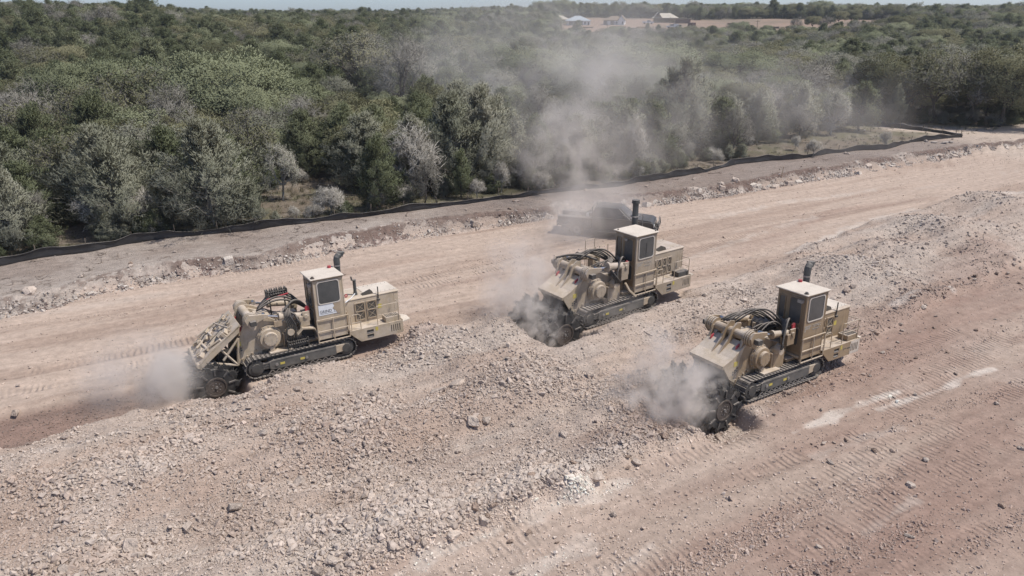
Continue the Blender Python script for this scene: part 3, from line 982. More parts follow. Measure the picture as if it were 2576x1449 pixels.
q_bed = rock_group(80, g_bed, lambda: random.uniform(.16, .34), [PALE, PALE, GREY], 'loose angular limestone rock among the crushed rubble bed', 'rocks in the rubble bed')
q_bank = rock_group(46, g_bank, lambda: random.uniform(.28, .68), [PALE, (.52, .46, .40), (.54, .48, .42)], 'limestone block set in the face of the cut bank', 'blocks in the cut bank', .9, .34, boxy=True)
q_low = rock_group(40, g_low, lambda: random.uniform(.13, .28), [BRN, GREY, PALE], 'small stone lying on the tracked reddish dirt', 'stones on the tracked dirt')
q_edge = rock_group(40, g_edge, lambda: random.uniform(.2, .42), [PALE, GREY, BRN], 'rock along the lower edge of the rubble bed', 'rocks on the rubble edge')
q_terr = rock_group(26, g_terr, lambda: random.uniform(.18, .4), [PALE, BRN, GREY], 'stone lying on the bare terrace below the silt fence', 'stones on the terrace')
relabel(q_bed, lambda o: 'loose rock', by_spot((620, 1010, 'in the rubble below the left drum'), (1000, 890, 'in the rubble behind the left miner'), (1260, 860, 'on the heap before the middle miner'), (880, 1090, 'on the coarse heap below the left miner'),
        (1290, 985, 'on the heap below the middle miner'), (1480, 1060, 'in the rubble left of the right drum'), (1040, 1300, 'on the lower middle heap'), (1360, 1230, 'in the rubble near the tracked strip'), (300, 1220, 'in the rubble at the left edge'), (250, 1400, 'in the bottom left rubble'),
        (680, 1300, 'in the bottom rubble left of middle'), (1800, 790, 'in the rubble between middle and right miners'), (2170, 690, 'on the heap behind the right miner'), (2330, 620, 'on the second heap behind the right miner'), (2510, 540, 'on the heap at the right edge'), (2340, 790, 'in the grey rubble right of the right miner'), (1600, 900, 'in the rubble under the middle miner')))
BK = by_u((250, 'at the left end'), (560, 'above the left dust'), (900, 'behind the left miner'), (1380, 'between left miner and pickup'), (1700, 'behind the pickup'), (1950, 'right of the pickup'), (2150, 'below the grass strip'), (2320, 'below the fence bend'), (9999, 'near the fence corner'))
relabel(q_bank, lambda o: 'limestone block in the bank', BK)
relabel(q_terr, lambda o: 'stone on the terrace', BK)
relabel(q_edge, lambda o: 'rock on the lower rubble edge', by_u((1250, 'at the bottom'), (1500, 'beside the tracked strip'), (1750, 'below the right dust'), (2050, 'by the right track'), (2250, 'behind the right miner'), (9999, 'towards the right edge')))
relabel(q_low, lambda o: 'small stone on the dirt', by_spot((1500, 1380, 'at the bottom of the tracked strip'), (1750, 1240, 'below the right drum'), (2000, 1150, 'below the right miner'), (1900, 1400, 'at the bottom right of middle'), (2250, 1100, 'below the white streak'), (2300, 950, 'around the white streak'), (2250, 1350, 'near the bottom right corner'), (2480, 1150, 'at the right edge'), (2450, 750, 'above the white streak')))
# ------------------------------------------------------------------ the three miners
TAN = simple('tan_paint', (.315, .235, .150), .5, var=.14, vscale=2.2, dust=.95, dustcol=(.52, .45, .38), side=.16, grime=.55)
TAN_B = simple('brown_tan_paint', (.275, .198, .118), .45, var=.14, vscale=2.2, dust=.95, dustcol=(.50, .43, .36), side=.10, grime=.5)
TAN_G = simple('greyed_tan_paint', (.335, .265, .180), .6, var=.16, vscale=2.2, dust=1.0, dustcol=(.47, .405, .35), side=.38, grime=.5)
TAN_D = simple('dusty_tan_paint', (.365, .285, .180), .6, var=.2, vscale=2.4, dust=1.0, dustcol=(.53, .455, .38), side=.55, grime=.7)
BROWN = simple('brown_paint', (.215, .150, .085), .5, var=.15, vscale=2.0, dust=.8, dustcol=(.50, .43, .36), side=.07)
ROOF = simple('roof_paint', (.52, .455, .38), .75, var=.14, vscale=2.4, dust=.85, dustcol=(.62, .555, .48), side=.2)
STEEL_D = simple('dark_steel', (.045, .046, .044), .6, metal=.3, var=.3, vscale=3.0, dust=.75, dustcol=(.36, .32, .285), side=.16)
FRAME_D = simple('track_frame_paint', (.055, .058, .054), .6, var=.3, vscale=2.2, dust=.7, dustcol=(.40, .35, .31), side=.22)
SHOE_M = simple('track_shoe_steel', (.09, .085, .08), .55, metal=.4, var=.2, vscale=4, dust=.8, dustcol=(.42, .375, .335), side=.15)
DRUM_M = simple('drum_steel', (.042, .041, .040), .6, metal=.3, var=.4, vscale=4, dust=.28, dustcol=(.26, .235, .21), side=.07)
RUST = simple('rusty_steel', (.055, .042, .035), .75, var=.3, vscale=5, dust=.3, side=.1)
RUBBER = simple('black_hose', (.026, .025, .024), .6, var=.3, dust=.62, side=.10)
CHROME = simple('chrome_rod', (.62, .60, .58), .18, metal=1., var=.05, dust=.2, side=.05)
GLASS = simple('cab_glass', (.035, .040, .042), .12, var=.25, vscale=1.3, dust=.5, dustcol=(.33, .31, .29), side=.16, spec=.6)
MESH_D = simple('grille_mesh', (.06, .052, .042), .8, var=.3, vscale=30, side=.12)
GASKET = simple('window_gasket', (.55, .50, .44), .7, var=.08, side=.1)
STACK_M = simple('stack_grey', (.060, .066, .066), .5, var=.2, dust=.45, side=.05)
RAIL_M = simple('rail_paint', (.42, .33, .22), .55, var=.12, dust=.7, dustcol=(.55, .48, .41), side=.25)
YEL = simple('yellow_sticker', (.52, .42, .05), .6, var=.1, side=.25)
RED_M = simple('red_paint', (.42, .035, .05), .45, var=.12, dust=.3, side=.05)
WHITE = simple('sign_white', (.70, .72, .74), .5, var=.04, side=.08, dust=.3)
INK = simple('sign_ink', (.10, .095, .09), .7, var=.1)
LOGO = simple('faded_logo_grey', (.36, .33, .29), .7, var=.1)
SILVER = simple('bolt_steel', (.30, .29, .28), .45, metal=.6, var=.2, dust=.4, side=.15)
SMUDGE = simple('dust_smear', (.36, .285, .205), .95, var=.1)


def text_on(parent, body, size, mat, loc, name, squash=1.0):
    cu = bpy.data.curves.new(name, 'FONT'); cu.body = body; cu.size = size; cu.extrude = .004; cu.resolution_u = 2
    tmp = bpy.data.objects.new(name + '_tmp', cu)
    me = bpy.data.meshes.new_from_object(tmp); me.name = name
    bpy.data.objects.remove(tmp)
    M = Matrix(((-squash, 0, 0, loc[0]), (0, 0, 1, loc[1]), (0, 1, 0, loc[2]), (0, 0, 0, 1)))
    me.transform(M)
    me.materials.clear(); me.materials.append(mat)
    return link(name, me, parent)


def arc(p0, p1, lift, n=12, sag=0, side=0):
    p0 = Vector(p0); p1 = Vector(p1)
    return [p0.lerp(p1, t) + Vector((0, side * math.sin(math.pi * t), lift * math.sin(math.pi * t))) for t in [i / n for i in range(n + 1)]]


def shoe_mesh():
    m = MB()
    m.prism([(-.078, -.012), (.062, -.012), (.062, .012), (-.045, .016), (-.052, .05), (-.072, .05), (-.078, .016)], -.25, .25)
    return m.mesh('track_shoe', SHOE_M)


def tooth_mesh():
    m = MB()
    m.prism([(-.055, -.03), (.055, -.03), (.045, .05), (.0, .085), (-.055, .03)], -.035, .035)
    m.cyl((.01, 0, .05), (.075, 0, .135), .022, 6, .004)
    return m.mesh('cutter_tooth', DRUM_M)


SHOE = shoe_mesh(); TOOTH = tooth_mesh()


def track(root, side, P):
    xi, xs, r, zc = 1.86, -1.80, .40, .452
    y = side * 1.045
    t = MB()
    # inner chain
    n = 12
    loop = [(xs, zc + r - .05), (xi, zc + r - .05)] + [(xi + (r - .05) * math.sin(math.pi * k / n), zc + (r - .05) * math.cos(math.pi * k / n)) for k in range(1, n)] + \
           [(xi, zc - r + .05), (xs, zc - r + .05)] + [(xs - (r - .05) * math.sin(math.pi * k / n), zc - (r - .05) * math.cos(math.pi * k / n)) for k in range(1, n)]
    inn = []
    for (px, pz) in loop:
        cxx = min(max(px, xs), xi)
        d = math.hypot(px - cxx, pz - zc) or 1
        k = (r - .12) / d
        inn.append((cxx + (px - cxx) * k, zc + (pz - zc) * k))
    t.ring(loop, inn, y - .12, y + .12)
    to = t.build('track', STEEL_D, root)
    L = xi - xs; per = 2 * L + 2 * math.pi * r
    ns = 58
    for k in range(ns):
        d = per * (k + .5 * (side > 0)) / ns
        if d < L: px, pz, ang = xs + d, zc + r, 0
        elif d < L + math.pi * r: th = (d - L) / r; px, pz, ang = xi + r * math.sin(th), zc + r * math.cos(th), th
        elif d < 2 * L + math.pi * r: px, pz, ang = xi - (d - L - math.pi * r), zc - r, math.pi
        else: th = (d - 2 * L - math.pi * r) / r; px, pz, ang = xs - r * math.sin(th), zc - r * math.cos(th), math.pi + th
        o = link('track_shoe', SHOE, to); o.location = (px, y, pz); o.rotation_euler = (0, ang, 0)
    yo = y + side * .22
    a, b = sorted((y - side * .16, yo))
    f = MB(); f.prism([(-1.35, .26), (1.28, .26), (1.36, .34), (1.36, .60), (1.2, .66), (-1.35, .66)], a, b)
    f.box(-1.3, 1.25, min(yo, yo + side * .012), max(yo, yo + side * .012), .60, .63)
    fr = f.build('track_frame', FRAME_D, to, bevel=.012)
    e = MB(); e.prism([(-1.82, .36), (-1.352, .30), (-1.352, .64), (-1.72, .64), (-1.82, .56)], a, b + .0)
    e.build('end_cover', TAN_D, to, bevel=.01)
    for nm, cx_, rr_ in (('idler_wheel', xi, .30), ('drive_sprocket', xs, .30)):
        w = MB(); w.cyl((cx_, y - side * .2, zc), (cx_, y + side * .19, zc), rr_, 18); w.cyl((cx_, y + side * .19, zc), (cx_, y + side * .235, zc), rr_ * .62, 14)
        w.build(nm, STEEL_D, to)
    g = MB()
    for k in range(3): g.box(1.36, 1.62, min(y, yo), max(y, yo) - .02, .34 + k * .09, .40 + k * .09)
    g.build('tension_fork', STEEL_D, to)
    for k in range(8):
        xx = -1.25 + k * .36
        w = MB(); w.cyl((xx, y - .14, .19), (xx, y + .14, .19), .085, 10)
        w.build('track_roller', STEEL_D, to)
    lat = MB()
    for k in range(10):
        xx = -1.3 + k * .27
        for q in (0, 1):
            lat.prism([(xx + q * .135, .12 + .13 * q), (xx + .04 + q * .135, .12 + .13 * q), (xx + .175 - (1 - q) * 0 + q * .135, .25 - .13 * q), (xx + .135 + q * .135, .25 - .13 * q)], yo - side * .03, yo)
    lat.box(-1.4, 1.45, min(yo - side * .03, yo), max(yo - side * .03, yo), .095, .12)
    lat.build('rock_guard', SILVER, to)
    for xx in (.85, .05):
        s_ = MB(); s_.box(xx - .09, xx + .09, min(yo, yo + side * .006), max(yo, yo + side * .006), .40, .49); s_.build('warning_sticker', YEL, to)
    h = MB()
    for xx in (1.08, -.12): h.cyl((xx, yo - side * .01, .45), (xx, yo + side * .035, .45), .06, 10)
    h.build('tie_down_ring', SILVER, to)


def drum(root, P):
    R = P['R']; xc, zc = P['dx'], .12
    m = MB()
    for y0, y1 in ((.34, 1.3), (-1.3, -.34)):
        m.cyl((xc, y0, zc), (xc, y1, zc), R - .13, 30)
    m.cyl((xc, -.34, zc), (xc, .34, zc), R - .24, 24)
    d = m.build('cutting_drum', DRUM_M, root)
    for sd in (1, -1):
        w = MB(); yy = sd * 1.3
        w.ring([(xc + (R * .46) * math.cos(2 * math.pi * k / 24), zc + (R * .46) * math.sin(2 * math.pi * k / 24)) for k in range(24)],
               [(xc + (R * .39) * math.cos(2 * math.pi * k / 24), zc + (R * .39) * math.sin(2 * math.pi * k / 24)) for k in range(24)], min(yy, yy + sd * .05), max(yy, yy + sd * .05))
        w.cyl((xc, yy, zc), (xc, yy + sd * .025, zc), R * .37, 24)
        w.build('hub_disc', RUST, d)
        hb = MB(); hb.cyl((xc, yy + sd * .02, zc), (xc, yy + sd * .08, zc), .055, 8)
        for k in range(8):
            th = k * math.pi / 4; hb.cyl((xc + .16 * math.cos(th), yy + sd * .02, zc + .16 * math.sin(th)), (xc + .16 * math.cos(th), yy + sd * .045, zc + .16 * math.sin(th)), .02, 6)
        hb.build('hub_bolts', SILVER, d)
        for k in range(9):
            th = 2 * math.pi * (k + .3) / 9
            br = MB(); M = Matrix.Translation((xc, 0, zc)) @ Matrix.Rotation(-th, 4, 'Y')
            br.box(R * .56, R - .10, min(yy, yy + sd * .045), max(yy, yy + sd * .045), -.028, .028, M)
            br.build('edge_bracket', SHOE_M, d)
    rows = 13
    for j in range(rows):
        y = -1.26 + j * 2.52 / (rows - 1)
        if abs(y) < .30: continue
        for k in range(10):
            th = 2 * math.pi * (k + .37 * j) / 10
            o = link('cutter_tooth', TOOTH, d)
            o.matrix_local = Matrix.Translation((xc, y, zc)) @ Matrix.Rotation(th, 4, 'Y') @ Matrix.Translation((0, 0, R - .11)) @ Matrix.Scale(1.85, 4)


def window(parent, poly, y, depth, ax, name='window'):
    """rounded pane with a pale rubber gasket, proud of the wall"""
    cx_ = sum(p[0] for p in poly) / len(poly); cz_ = sum(p[1] for p in poly) / len(poly)
    def grow(k): 
        return [(p[0] + k * (1 if p[0] > cx_ else -1), p[1] + k * (1 if p[1] > cz_ else -1)) for p in poly]
    g = MB(); g.ring(grow(.035), poly, y, y + depth, ax)
    go = g.build(name, GASKET if parent.get('pale', 1) else BROWN, parent)
    p = MB(); p.prism(poly, y, y + depth * .45, ax); p.build('pane', GLASS, go)
    return go


def miner(i, name, label):
    (lx, ly, lz), yaw, pitch, s = POSES[i]
    P = [dict(kind=0, R=.84, dx=3.42), dict(kind=1, R=.98, dx=3.25), dict(kind=2, R=.85, dx=3.32)][i]
    K = P['kind']
    root = empty(name, (lx, ly, lz), (math.radians(ROLLS[i]), math.radians(pitch), math.radians(yaw)), s)
    tag(root, label, 'mining machine', 'tracked miners grinding the limestone')
    B = (TAN_D, TAN_G, TAN_B)[K]
    TAN = (globals()['TAN'], TAN_G, TAN_B)[K]
    for sd in (1, -1): track(root, sd, P)
    drum(root, P)
    # main frame between the tracks
    m = MB(); m.box(-2.2, 1.5, -.78, .78, .36, 1.0); m.box(-2.1, -.3, -.98, .98, .93, 1.06)
    m.box(-.55, .75, -.7, .74, 1.0, 1.75)
    m.build('chassis', BROWN, root, bevel=.02)
    # engine side box under the cab
    m = MB(); m.box(-2.0, -.72, .1, 1.18, 1.062, 1.98); m.build('cab_base', BROWN, root, bevel=.02)
    # rear deck and skirt
    m = MB(); m.box(-4.32, -2.0, -1.29, 1.29, 1.09, 1.13)
    m.box(-4.28, -2.2, -1.0, 1.0, .70, 1.088)
    m.build('rear_deck', B, root, bevel=.008)
    sk = MB()
    slots = [(-4.22 + k * .095, -4.18 + k * .095, .70, 1.02) for k in range(5)]
    steps = [(-3.02, -2.72, .88, 1.02), (-3.02, -2.72, .68, .82)]
    sk.holed(-4.33, -2.45, .58, 1.135, 1.29, 1.32, slots + steps)
    sk.prism([(-2.45, .58), (-2.45, 1.135), (-2.02, 1.135), (-2.02, 1.0)], 1.29, 1.32)
    so = sk.build('side_skirt', B, root)
    bk = MB(); bk.box(-4.3, -3.78, 1.20, 1.285, .64, 1.08); bk.box(-3.05, -2.68, 1.10, 1.285, .62, 1.06)
    bk.build('slot_backing', STEEL_D, so)
    for z_ in (.68, .88):
        q = MB(); q.box(-3.01, -2.73, 1.24, 1.33, z_, z_ + .025); q.build('step', SILVER, so)
    q = MB(); q.holed(-4.33, -2.45, .58, 1.135, -1.32, -1.29, []); q.build('side_skirt', B, root)
    q = MB(); q.box(-4.36, -4.33, -1.3, 1.3, .6, 1.16); q.build('rear_panel', B, root)
    st = MB(); st.box(-3.22, -3.10, 1.321, 1.326, .92, 1.08); st.build('warning_sticker', YEL, so)
    tl = MB(); tl.prism([(-4.36, 1.25), (-4.78, 1.1), (-4.82, .6), (-4.6, .3), (-4.36, .3)], 1.0, 1.035, 'z')
    tl.build('tail_plate', ROOF if K != 1 else B, root)
    # battery box
    if K != 1:
        b_ = MB(); b_.box(-4.3, -3.62, .80, 1.24, 1.132, 1.36)
        bo = b_.build('battery_box', B, root, bevel=.012)
        for k in range(7):
            q = MB(); q.box(-4.24 + k * .085, -4.20 + k * .085, .84, 1.2, 1.36, 1.372); q.build('louvre', STEEL_D, bo)
    else:
        b_ = MB(); b_.box(-4.28, -3.6, .78, 1.2, 1.132, 1.36); b_.build('battery_box', STEEL_D, root, bevel=.012)
    # engine hood
    hz = 2.26 if K != 1 else 2.3
    hood = MB()
    hood.box(-4.3, -2.05, -.85, .60, 1.132, hz - .06)
    hood.prism([(-.87, hz - .06), (.62, hz - .06), (.62, hz - .02), (.54, hz + .02), (-.8, hz + .02), (-.87, hz - .02)], -4.55, -2.0, 'x')
    hood.box(-4.52, -4.3, -.84, .59, 1.3, hz - .06)
    ho = hood.build('engine_hood', B, root, bevel=.012)
    tp = MB(); tp.box(-4.5, -3.1, -.75, .5, hz + .02, hz + .035); tp.build('hood_lid', ROOF if K != 1 else B, ho)
    bolts = MB()
    for k in range(7):
        for yy in (-.6, .42): bolts.cyl((-4.4 + k * .2, yy, hz + .035), (-4.4 + k * .2, yy, hz + .05), .018, 6)
    for k in range(6): bolts.cyl((-4.555, .56, 1.4 + k * .14), (-4.57, .56, 1.4 + k * .14), .018, 6)
    bolts.build('hood_bolts', SILVER, ho)
    vc = MB(); vc.prism([(-3.45, hz + .02), (-2.95, hz + .02), (-3.38, hz + .16)], .22, .5); vc.build('mesh_cap', MESH_D, ho)
    doors = [(-2.98, -2.52), (-3.5, -3.04)] if K != 1 else [(-2.72, -2.42), (-3.06, -2.76), (-3.40, -3.10), (-3.74, -3.44)]
    zlo, zhi = (1.25, 2.05) if K != 1 else (1.22, 2.0)
    for (xa, xb) in doors:
        zm = (zlo + zhi) / 2; e = .045
        hol = [(xa + e, xb - e, zlo + e, zm - e * .5), (xa + e, xb - e, zm + e * .5, zhi - e)]
        d = MB(); d.holed(xa, xb, zlo, zhi, .602, .635, hol)
        do = d.build('grille_door', TAN, ho)
        for h in hol:
            p = MB(); p.box(h[0] + .001, h[1] - .001, .603, .612, h[2] + .001, h[3] - .001); p.build('mesh_panel', MESH_D, do)
            x_ = MB()
            x_.tube([(h[0], .618, h[2]), (h[1], .618, h[3])], .007, 4); x_.tube([(h[0], .622, h[3]), (h[1], .622, h[2])], .007, 4)
            x_.build('cross_wire', RAIL_M, do)
        hd = MB(); hd.box(xb - .03, xb - .005, .635, .66, zm - .05, zm + .05); hd.build('door_latch', SILVER, do)
    if K != 1:
        q = MB(); q.box(-3.72, -3.56, .601, .606, 1.62, 1.80); q.build('warning_sticker', YEL, ho)
        an = MB(); an.tube([(-3.6, .62, 2.0), (-3.6, .64, 2.6)], .025, 6); an.box(-3.66, -3.54, .60, .68, 1.98, 2.06); an.build('marker_post', STEEL_D, ho)
    if K == 0:
        ex = MB(); ex.cyl((-2.75, .2, hz), (-2.75, .2, hz + .18), .10, 12, .07); ex.cyl((-2.75, .2, hz + .18), (-2.75, .2, hz + .66), .068, 12)
        ex.cyl((-2.75, .2, hz + .66), (-2.75, .2, hz + .69), .085, 12); ex.prism([(-2.68, hz + .68), (-2.62, hz + .68), (-2.60, hz + .86), (-2.65, hz + .86)], .17, .23)
        ex.build('exhaust_pipe', STACK_M, ho)
        rr = MB(); rr.tube(arc((-2.05, .9, 2.28), (-2.7, .28, 2.36), -.03), .022, 6); rr.build('brace_hose', WHITE, root)
        rd = MB(); rd.ring([(-2.3 + .07 * math.cos(k * .52), 2.36 + .07 * math.sin(k * .52)) for k in range(12)], [(-2.3 + .035 * math.cos(k * .52), 2.36 + .035 * math.sin(k * .52)) for k in range(12)], .3, .34)
        rd.build('lifting_eye', RED_M, root)
    # cab
    x0, x1, y0, y1, zb, zt = -1.93, -.70, .0, 1.25, 1.02, 3.54
    c = MB(); c.box(x0, x1, y0, y1, zb, zt)
    c.box(x0 - .003, x0 + .06, y1 - .06, y1 + .012, zb, zt); c.box(x1 - .06, x1 + .012, y1 - .06, y1 + .012, zb, zt)
    c.box(x1 - .06, x1 + .012, y0 - .012, y0 + .06, zb, zt)
    cab = c.build('cab', TAN if K else TAN_D, root, bevel=.015)
    sk_ = MB(); sk_.box(x0 - .02, x1 + .03, y0 - .02, y1 + .02, zt, zt + .05); sk_.build('roof_rim', BROWN, cab)
    rf = MB()
    ov = .1
    rf.prism([(x0 - .05, y0 - ov), (x1 + ov, y0 - ov), (x1 + ov, y1 + ov * .8), (x0 - .05, y1 + ov * .8)], zt + .05, zt + .10, 'z')
    rf.build('cab_roof', ROOF, cab, bevel=.015)
    bc = MB(); bc.cyl((x1 - .04, y1 - .08, zt + .1), (x1 - .04, y1 - .08, zt + .125), .085, 12); bc.cyl((x1 - .04, y1 - .08, zt + .125), (x1 - .04, y1 - .08, zt + .18), .065, 12, .05)
    if K != 1: bc.build('beacon_lamp', RUST if K == 0 else STEEL_D, cab)
    if K != 1:
        b2 = MB(); b2.cyl((x0 + .15, .1, zt + .1), (x0 + .15, .1, zt + .19), .075, 12); b2.build('beacon_lamp', RED_M, cab)
    else:
        for px_, py_ in ((x1, .1), (x0 + .05, 1.2)):
            b2 = MB(); b2.cyl((px_, py_, zt + .1), (px_, py_, zt + .15), .03, 8); b2.build('roof_eye', STEEL_D, cab)
    window(cab, rrect(-1.30, 3.0, .86, .90, .11), y1 + .001, .03, 'y', 'side_window')
    if K == 1:
        w = MB(); w.cyl((-1.3, y1 + .035, 3.22), (-1.3, y1 + .04, 2.72), .008, 5); w.build('window_wiper', STEEL_D, cab)
    # front: hinged door with two panes, narrow side pane
    dm = BROWN
    d = MB(); d.box(x1, x1 + .03, .46, 1.19, 1.30, 3.50); do = d.build('cab_door', dm, cab, bevel=.01)
    cab['pale'] = 1
    do['pale'] = 0
    for nm, cz_, hh in (('door_window', 2.92, .96), ('lower_window', 1.92, .66)):
        window(do, rrect(.83, cz_, .50, hh, .10), x1 + .031, .02, 'x', nm)
    nb = MB(); nb.ring(rrect(.22, 2.92, .30, .92, .05), rrect(.22, 2.92, .24, .86, .05), x1 + .001, x1 + .03, 'x')
    no = nb.build('front_window', BROWN, cab); pn = MB(); pn.prism(rrect(.22, 2.92, .24, .86, .05), x1 + .001, x1 + .012, 'x'); pn.build('pane', GLASS, no)
    hd = MB(); hd.tube([(x1 + .035, .50, 2.42), (x1 + .09, .50, 2.42), (x1 + .09, .24, 2.46), (x1 + .03, .24, 2.46)], .018, 6); hd.build('door_handle', SILVER, do)
    mi = MB(); mi.box(x1 + .02, x1 + .16, .96, 1.16, 3.3, 3.42) if K != 1 else mi.box(x1 + .02, x1 + .1, .6, .78, 3.3, 3.4)
    mi.build('work_lamp', SILVER, cab)
    ft = MB(); ft.box(x1, x1 + .06, .05, 1.2, 1.10, 1.18); ft.build('door_sill', RAIL_M, cab)
    if K == 0:
        sg = MB(); sg.holed(-1.70, -.82, 2.06, 2.50, 1.252, 1.264, []); sgo = sg.build('sign_board', WHITE, cab)
        text_on(sgo, 'GRIND TE', .165, INK, (-.855, 1.266, 2.16), 'sign_lettering', .98)
        u_ = MB(); u_.box(-1.40, -.87, 1.264, 1.268, 2.115, 2.128); u_.box(-1.60, -1.42, 1.264, 1.268, 2.118, 2.130); u_.build('sign_rule', INK, sgo)
        sm_ = MB(); sm_.prism([(-1.42, 2.52), (-1.47, 2.38), (-1.40, 2.30), (-1.52, 2.16), (-1.58, 2.04), (-1.72, 2.04), (-1.72, 2.52)], 1.2665, 1.2705)
        sm_.build('dust_smear', SMUDGE, sgo)
    else:
        lg = MB()
        for kx in range(5):
            for kz in range(3):
                if (kx, kz) in ((1, 0), (2, 0), (3, 0), (4, 0), (4, 1)): continue
                bx_ = -.78 - kx * .075 - kz * 0.0
                lg.box(bx_ - .055, bx_, 1.252, 1.256, 2.14 + kz * .085, 2.14 + kz * .085 + .065)
        lo = lg.build('logo_squares', LOGO, cab)
        text_on(lo, 'TESMEC', .15, LOGO, (-1.20, 1.253, 2.26), 'logo_lettering', .98)
        text_on(lo, 'Equipment', .10, LOGO, (-1.22, 1.253, 2.15), 'logo_subtitle', .98)
        if K == 2:
            l2 = MB()
            for kx in range(4): l2.box(-3.33 - kx * .05, -3.30 - kx * .05, 1.321, 1.324, .88, .92)
            l2.box(-3.33, -3.30, 1.321, 1.324, .83, .86)
            text_on(l2.build('logo_squares', STACK_M, so), 'TESMEC', .09, STACK_M, (-3.53, 1.322, .85), 'logo_lettering', .95)
            wp = MB(); wp.holed(-4.335, -3.75, .585, 1.13, 1.321, 1.325, [(a - .004, b + .004, c_ - .004, d_ + .004) for a, b, c_, d_ in slots]); wp.build('pale_panel', ROOF, so)
    # intake stack
    sx, sy = -2.12, .12
    st = MB()
    if K == 1:
        st.cyl((sx, -.30, 2.2), (sx, -.30, 4.55), .135, 16); st.cyl((sx, -.30, 4.55), (sx, -.30, 4.60), .185, 16); st.cyl((sx, -.30, 4.61), (sx, -.30, 4.70), .17, 16)
        st.build('intake_stack', STACK_M, root)
        br = MB(); br.tube([(sx, -.30, 3.95), (sx - .3, -.30, 3.98), (sx - .5, -.3, 3.9), (sx - .5, -.3, 3.3)], .02, 6); br.box(sx - .16, sx + .16, -.45, -.14, 3.92, 3.97); br.build('stack_bracket', SILVER, root)
    else:
        zt2 = 3.82 if K == 0 else 3.95
        st.cyl((sx, sy, 2.2), (sx, sy, zt2), .125, 14)
        pts = [(sx, sy, zt2 - .05), (sx, sy, zt2 + .1), (sx - .02, sy, zt2 + .2), (sx - .08, sy - .02, zt2 + .26), (sx - .16, sy - .04, zt2 + .28)]
        st.tube(pts, .135, 14)
        st.prism([(sx - .12, zt2 + .41), (sx - .36, zt2 + .39), (sx - .24, zt2 + .20)], sy - .19, sy + .06)
        so_ = st.build('intake_stack', STACK_M, root)
        cl = MB(); cl.cyl((sx, sy, zt2 - .16), (sx, sy, zt2 - .10), .14, 14); cl.build('stack_clamp', SILVER, so_)
    # guard rail in front of the engine box below the cab
    gy = 1.31
    g = MB()
    xs_ = (-.68, -1.34, -2.0); zz = (.94, 1.40, 1.90)
    for x_ in xs_: g.tube([(x_, gy, zz[0]), (x_, gy, zz[2])], .022, 6)
    for z_ in zz: g.tube([(xs_[0], gy, z_), (xs_[2], gy, z_)], .022, 6)
    for z_ in (1.0, 1.85): g.tube([(-.68, gy, z_), (-.72, 1.2, z_)], .02, 5); g.tube([(-2.0, gy, z_), (-1.98, 1.1, z_)], .02, 5)
    g.build('guard_rail', RAIL_M, root)
    def rail(pts, nm='hand_rail', r=.018):
        q = MB(); q.tube(pts, r, 6); q.build(nm, RAIL_M, root)
    rail([(-2.1, 1.27, 1.13), (-2.1, 1.27, 1.72), (-2.16, 1.27, 1.80), (-2.42, 1.27, 1.80), (-2.5, 1.27, 1.72), (-2.5, 1.27, 1.13)])
    rail([(-2.1, 1.27, 1.45), (-2.5, 1.27, 1.45)], 'mid_rail', .014)
    rail([(-3.25, 1.25, 1.13), (-3.25, 1.25, 1.95), (-4.22, 1.25, 1.95), (-4.27, 1.05, 1.92), (-4.27, .75, 1.92)])
    rail([(-3.25, 1.25, 1.55), (-4.22, 1.25, 1.55), (-4.27, .75, 1.55)], 'mid_rail', .014)
    rail([(-4.22, 1.25, 1.13), (-4.22, 1.25, 1.95)], 'rail_post')
    if K == 1:
        rail([(-4.27, .75, 1.13), (-4.27, .75, 2.1)], 'rail_post')
        for yy, xx in ((-.75, .3), (-.75, -.45)):
            rail([(xx, yy, 1.75), (xx, yy, 2.75), (xx - .5, yy, 2.75), (xx - .5, yy, 1.75)]); rail([(xx, yy, 2.3), (xx - .5, yy, 2.3)], 'mid_rail', .014)
        rail([(.05, -1.15, 1.75), (.05, -1.15, 3.0), (-.5, -1.15, 3.0), (-.5, -1.15, 1.75)])
    # boom side plates, gearbox, pivot tube
    bp = MB()
    side = [(.05, .62), (.05, 1.80), (.55, 1.98), (1.05, 2.28), (1.62, 2.52), (1.95, 2.40), (2.12, 2.0), (2.42, 1.2), (2.46, .72), (2.2, .50)]
    for y_ in (.70, -.78): bp.prism(side, y_, y_ + .08)
    bp.box(.3, 2.1, -.70, .70, .7, 1.3)
    bp.prism([(.3, 1.75), (1.5, 2.36), (1.9, 2.2), (2.3, 1.2), (2.2, .7), (.4, .7)], -.695, -.55); bp.prism([(.3, 1.75), (1.5, 2.36), (1.9, 2.2), (2.3, 1.2), (2.2, .7), (.4, .7)], .55, .695)
    bo = bp.build('boom', B if K == 0 else TAN, root, bevel=.012)
    bb = MB()
    for x_, z_ in ((2.25, .8), (2.05, .86), (1.86, .95), (1.66, 1.03), (1.47, 1.1), (2.3, 1.05), (2.2, 1.3), (.2, .8), (.35, .75)): bb.cyl((x_, .78, z_), (x_, .83, z_), .045, 8)
    bb.build('boom_bolts', TAN, bo)
    am = MB(); am.prism([(1.2, 1.2), (1.5, 1.5), (2.6, .95), (P['dx'] + .3, .35), (P['dx'] + .3, -.15), (P['dx'] - .3, -.2), (1.6, .5)], -.30, .30)
    am.build('drum_arm', DRUM_M, root, bevel=.02)
    ch = MB()
    for k in range(6):
        t_ = k / 5; cx_ = 1.95 + t_ * .85; cz_ = .52 - t_ * .50
        ch.box(cx_ - .10, cx_ + .08, .30, .46, cz_ - .10, cz_ + .10)
    ch.build('drive_chain', DRUM_M, root)
    gb = MB()
    gx, gz = 1.13, 1.47
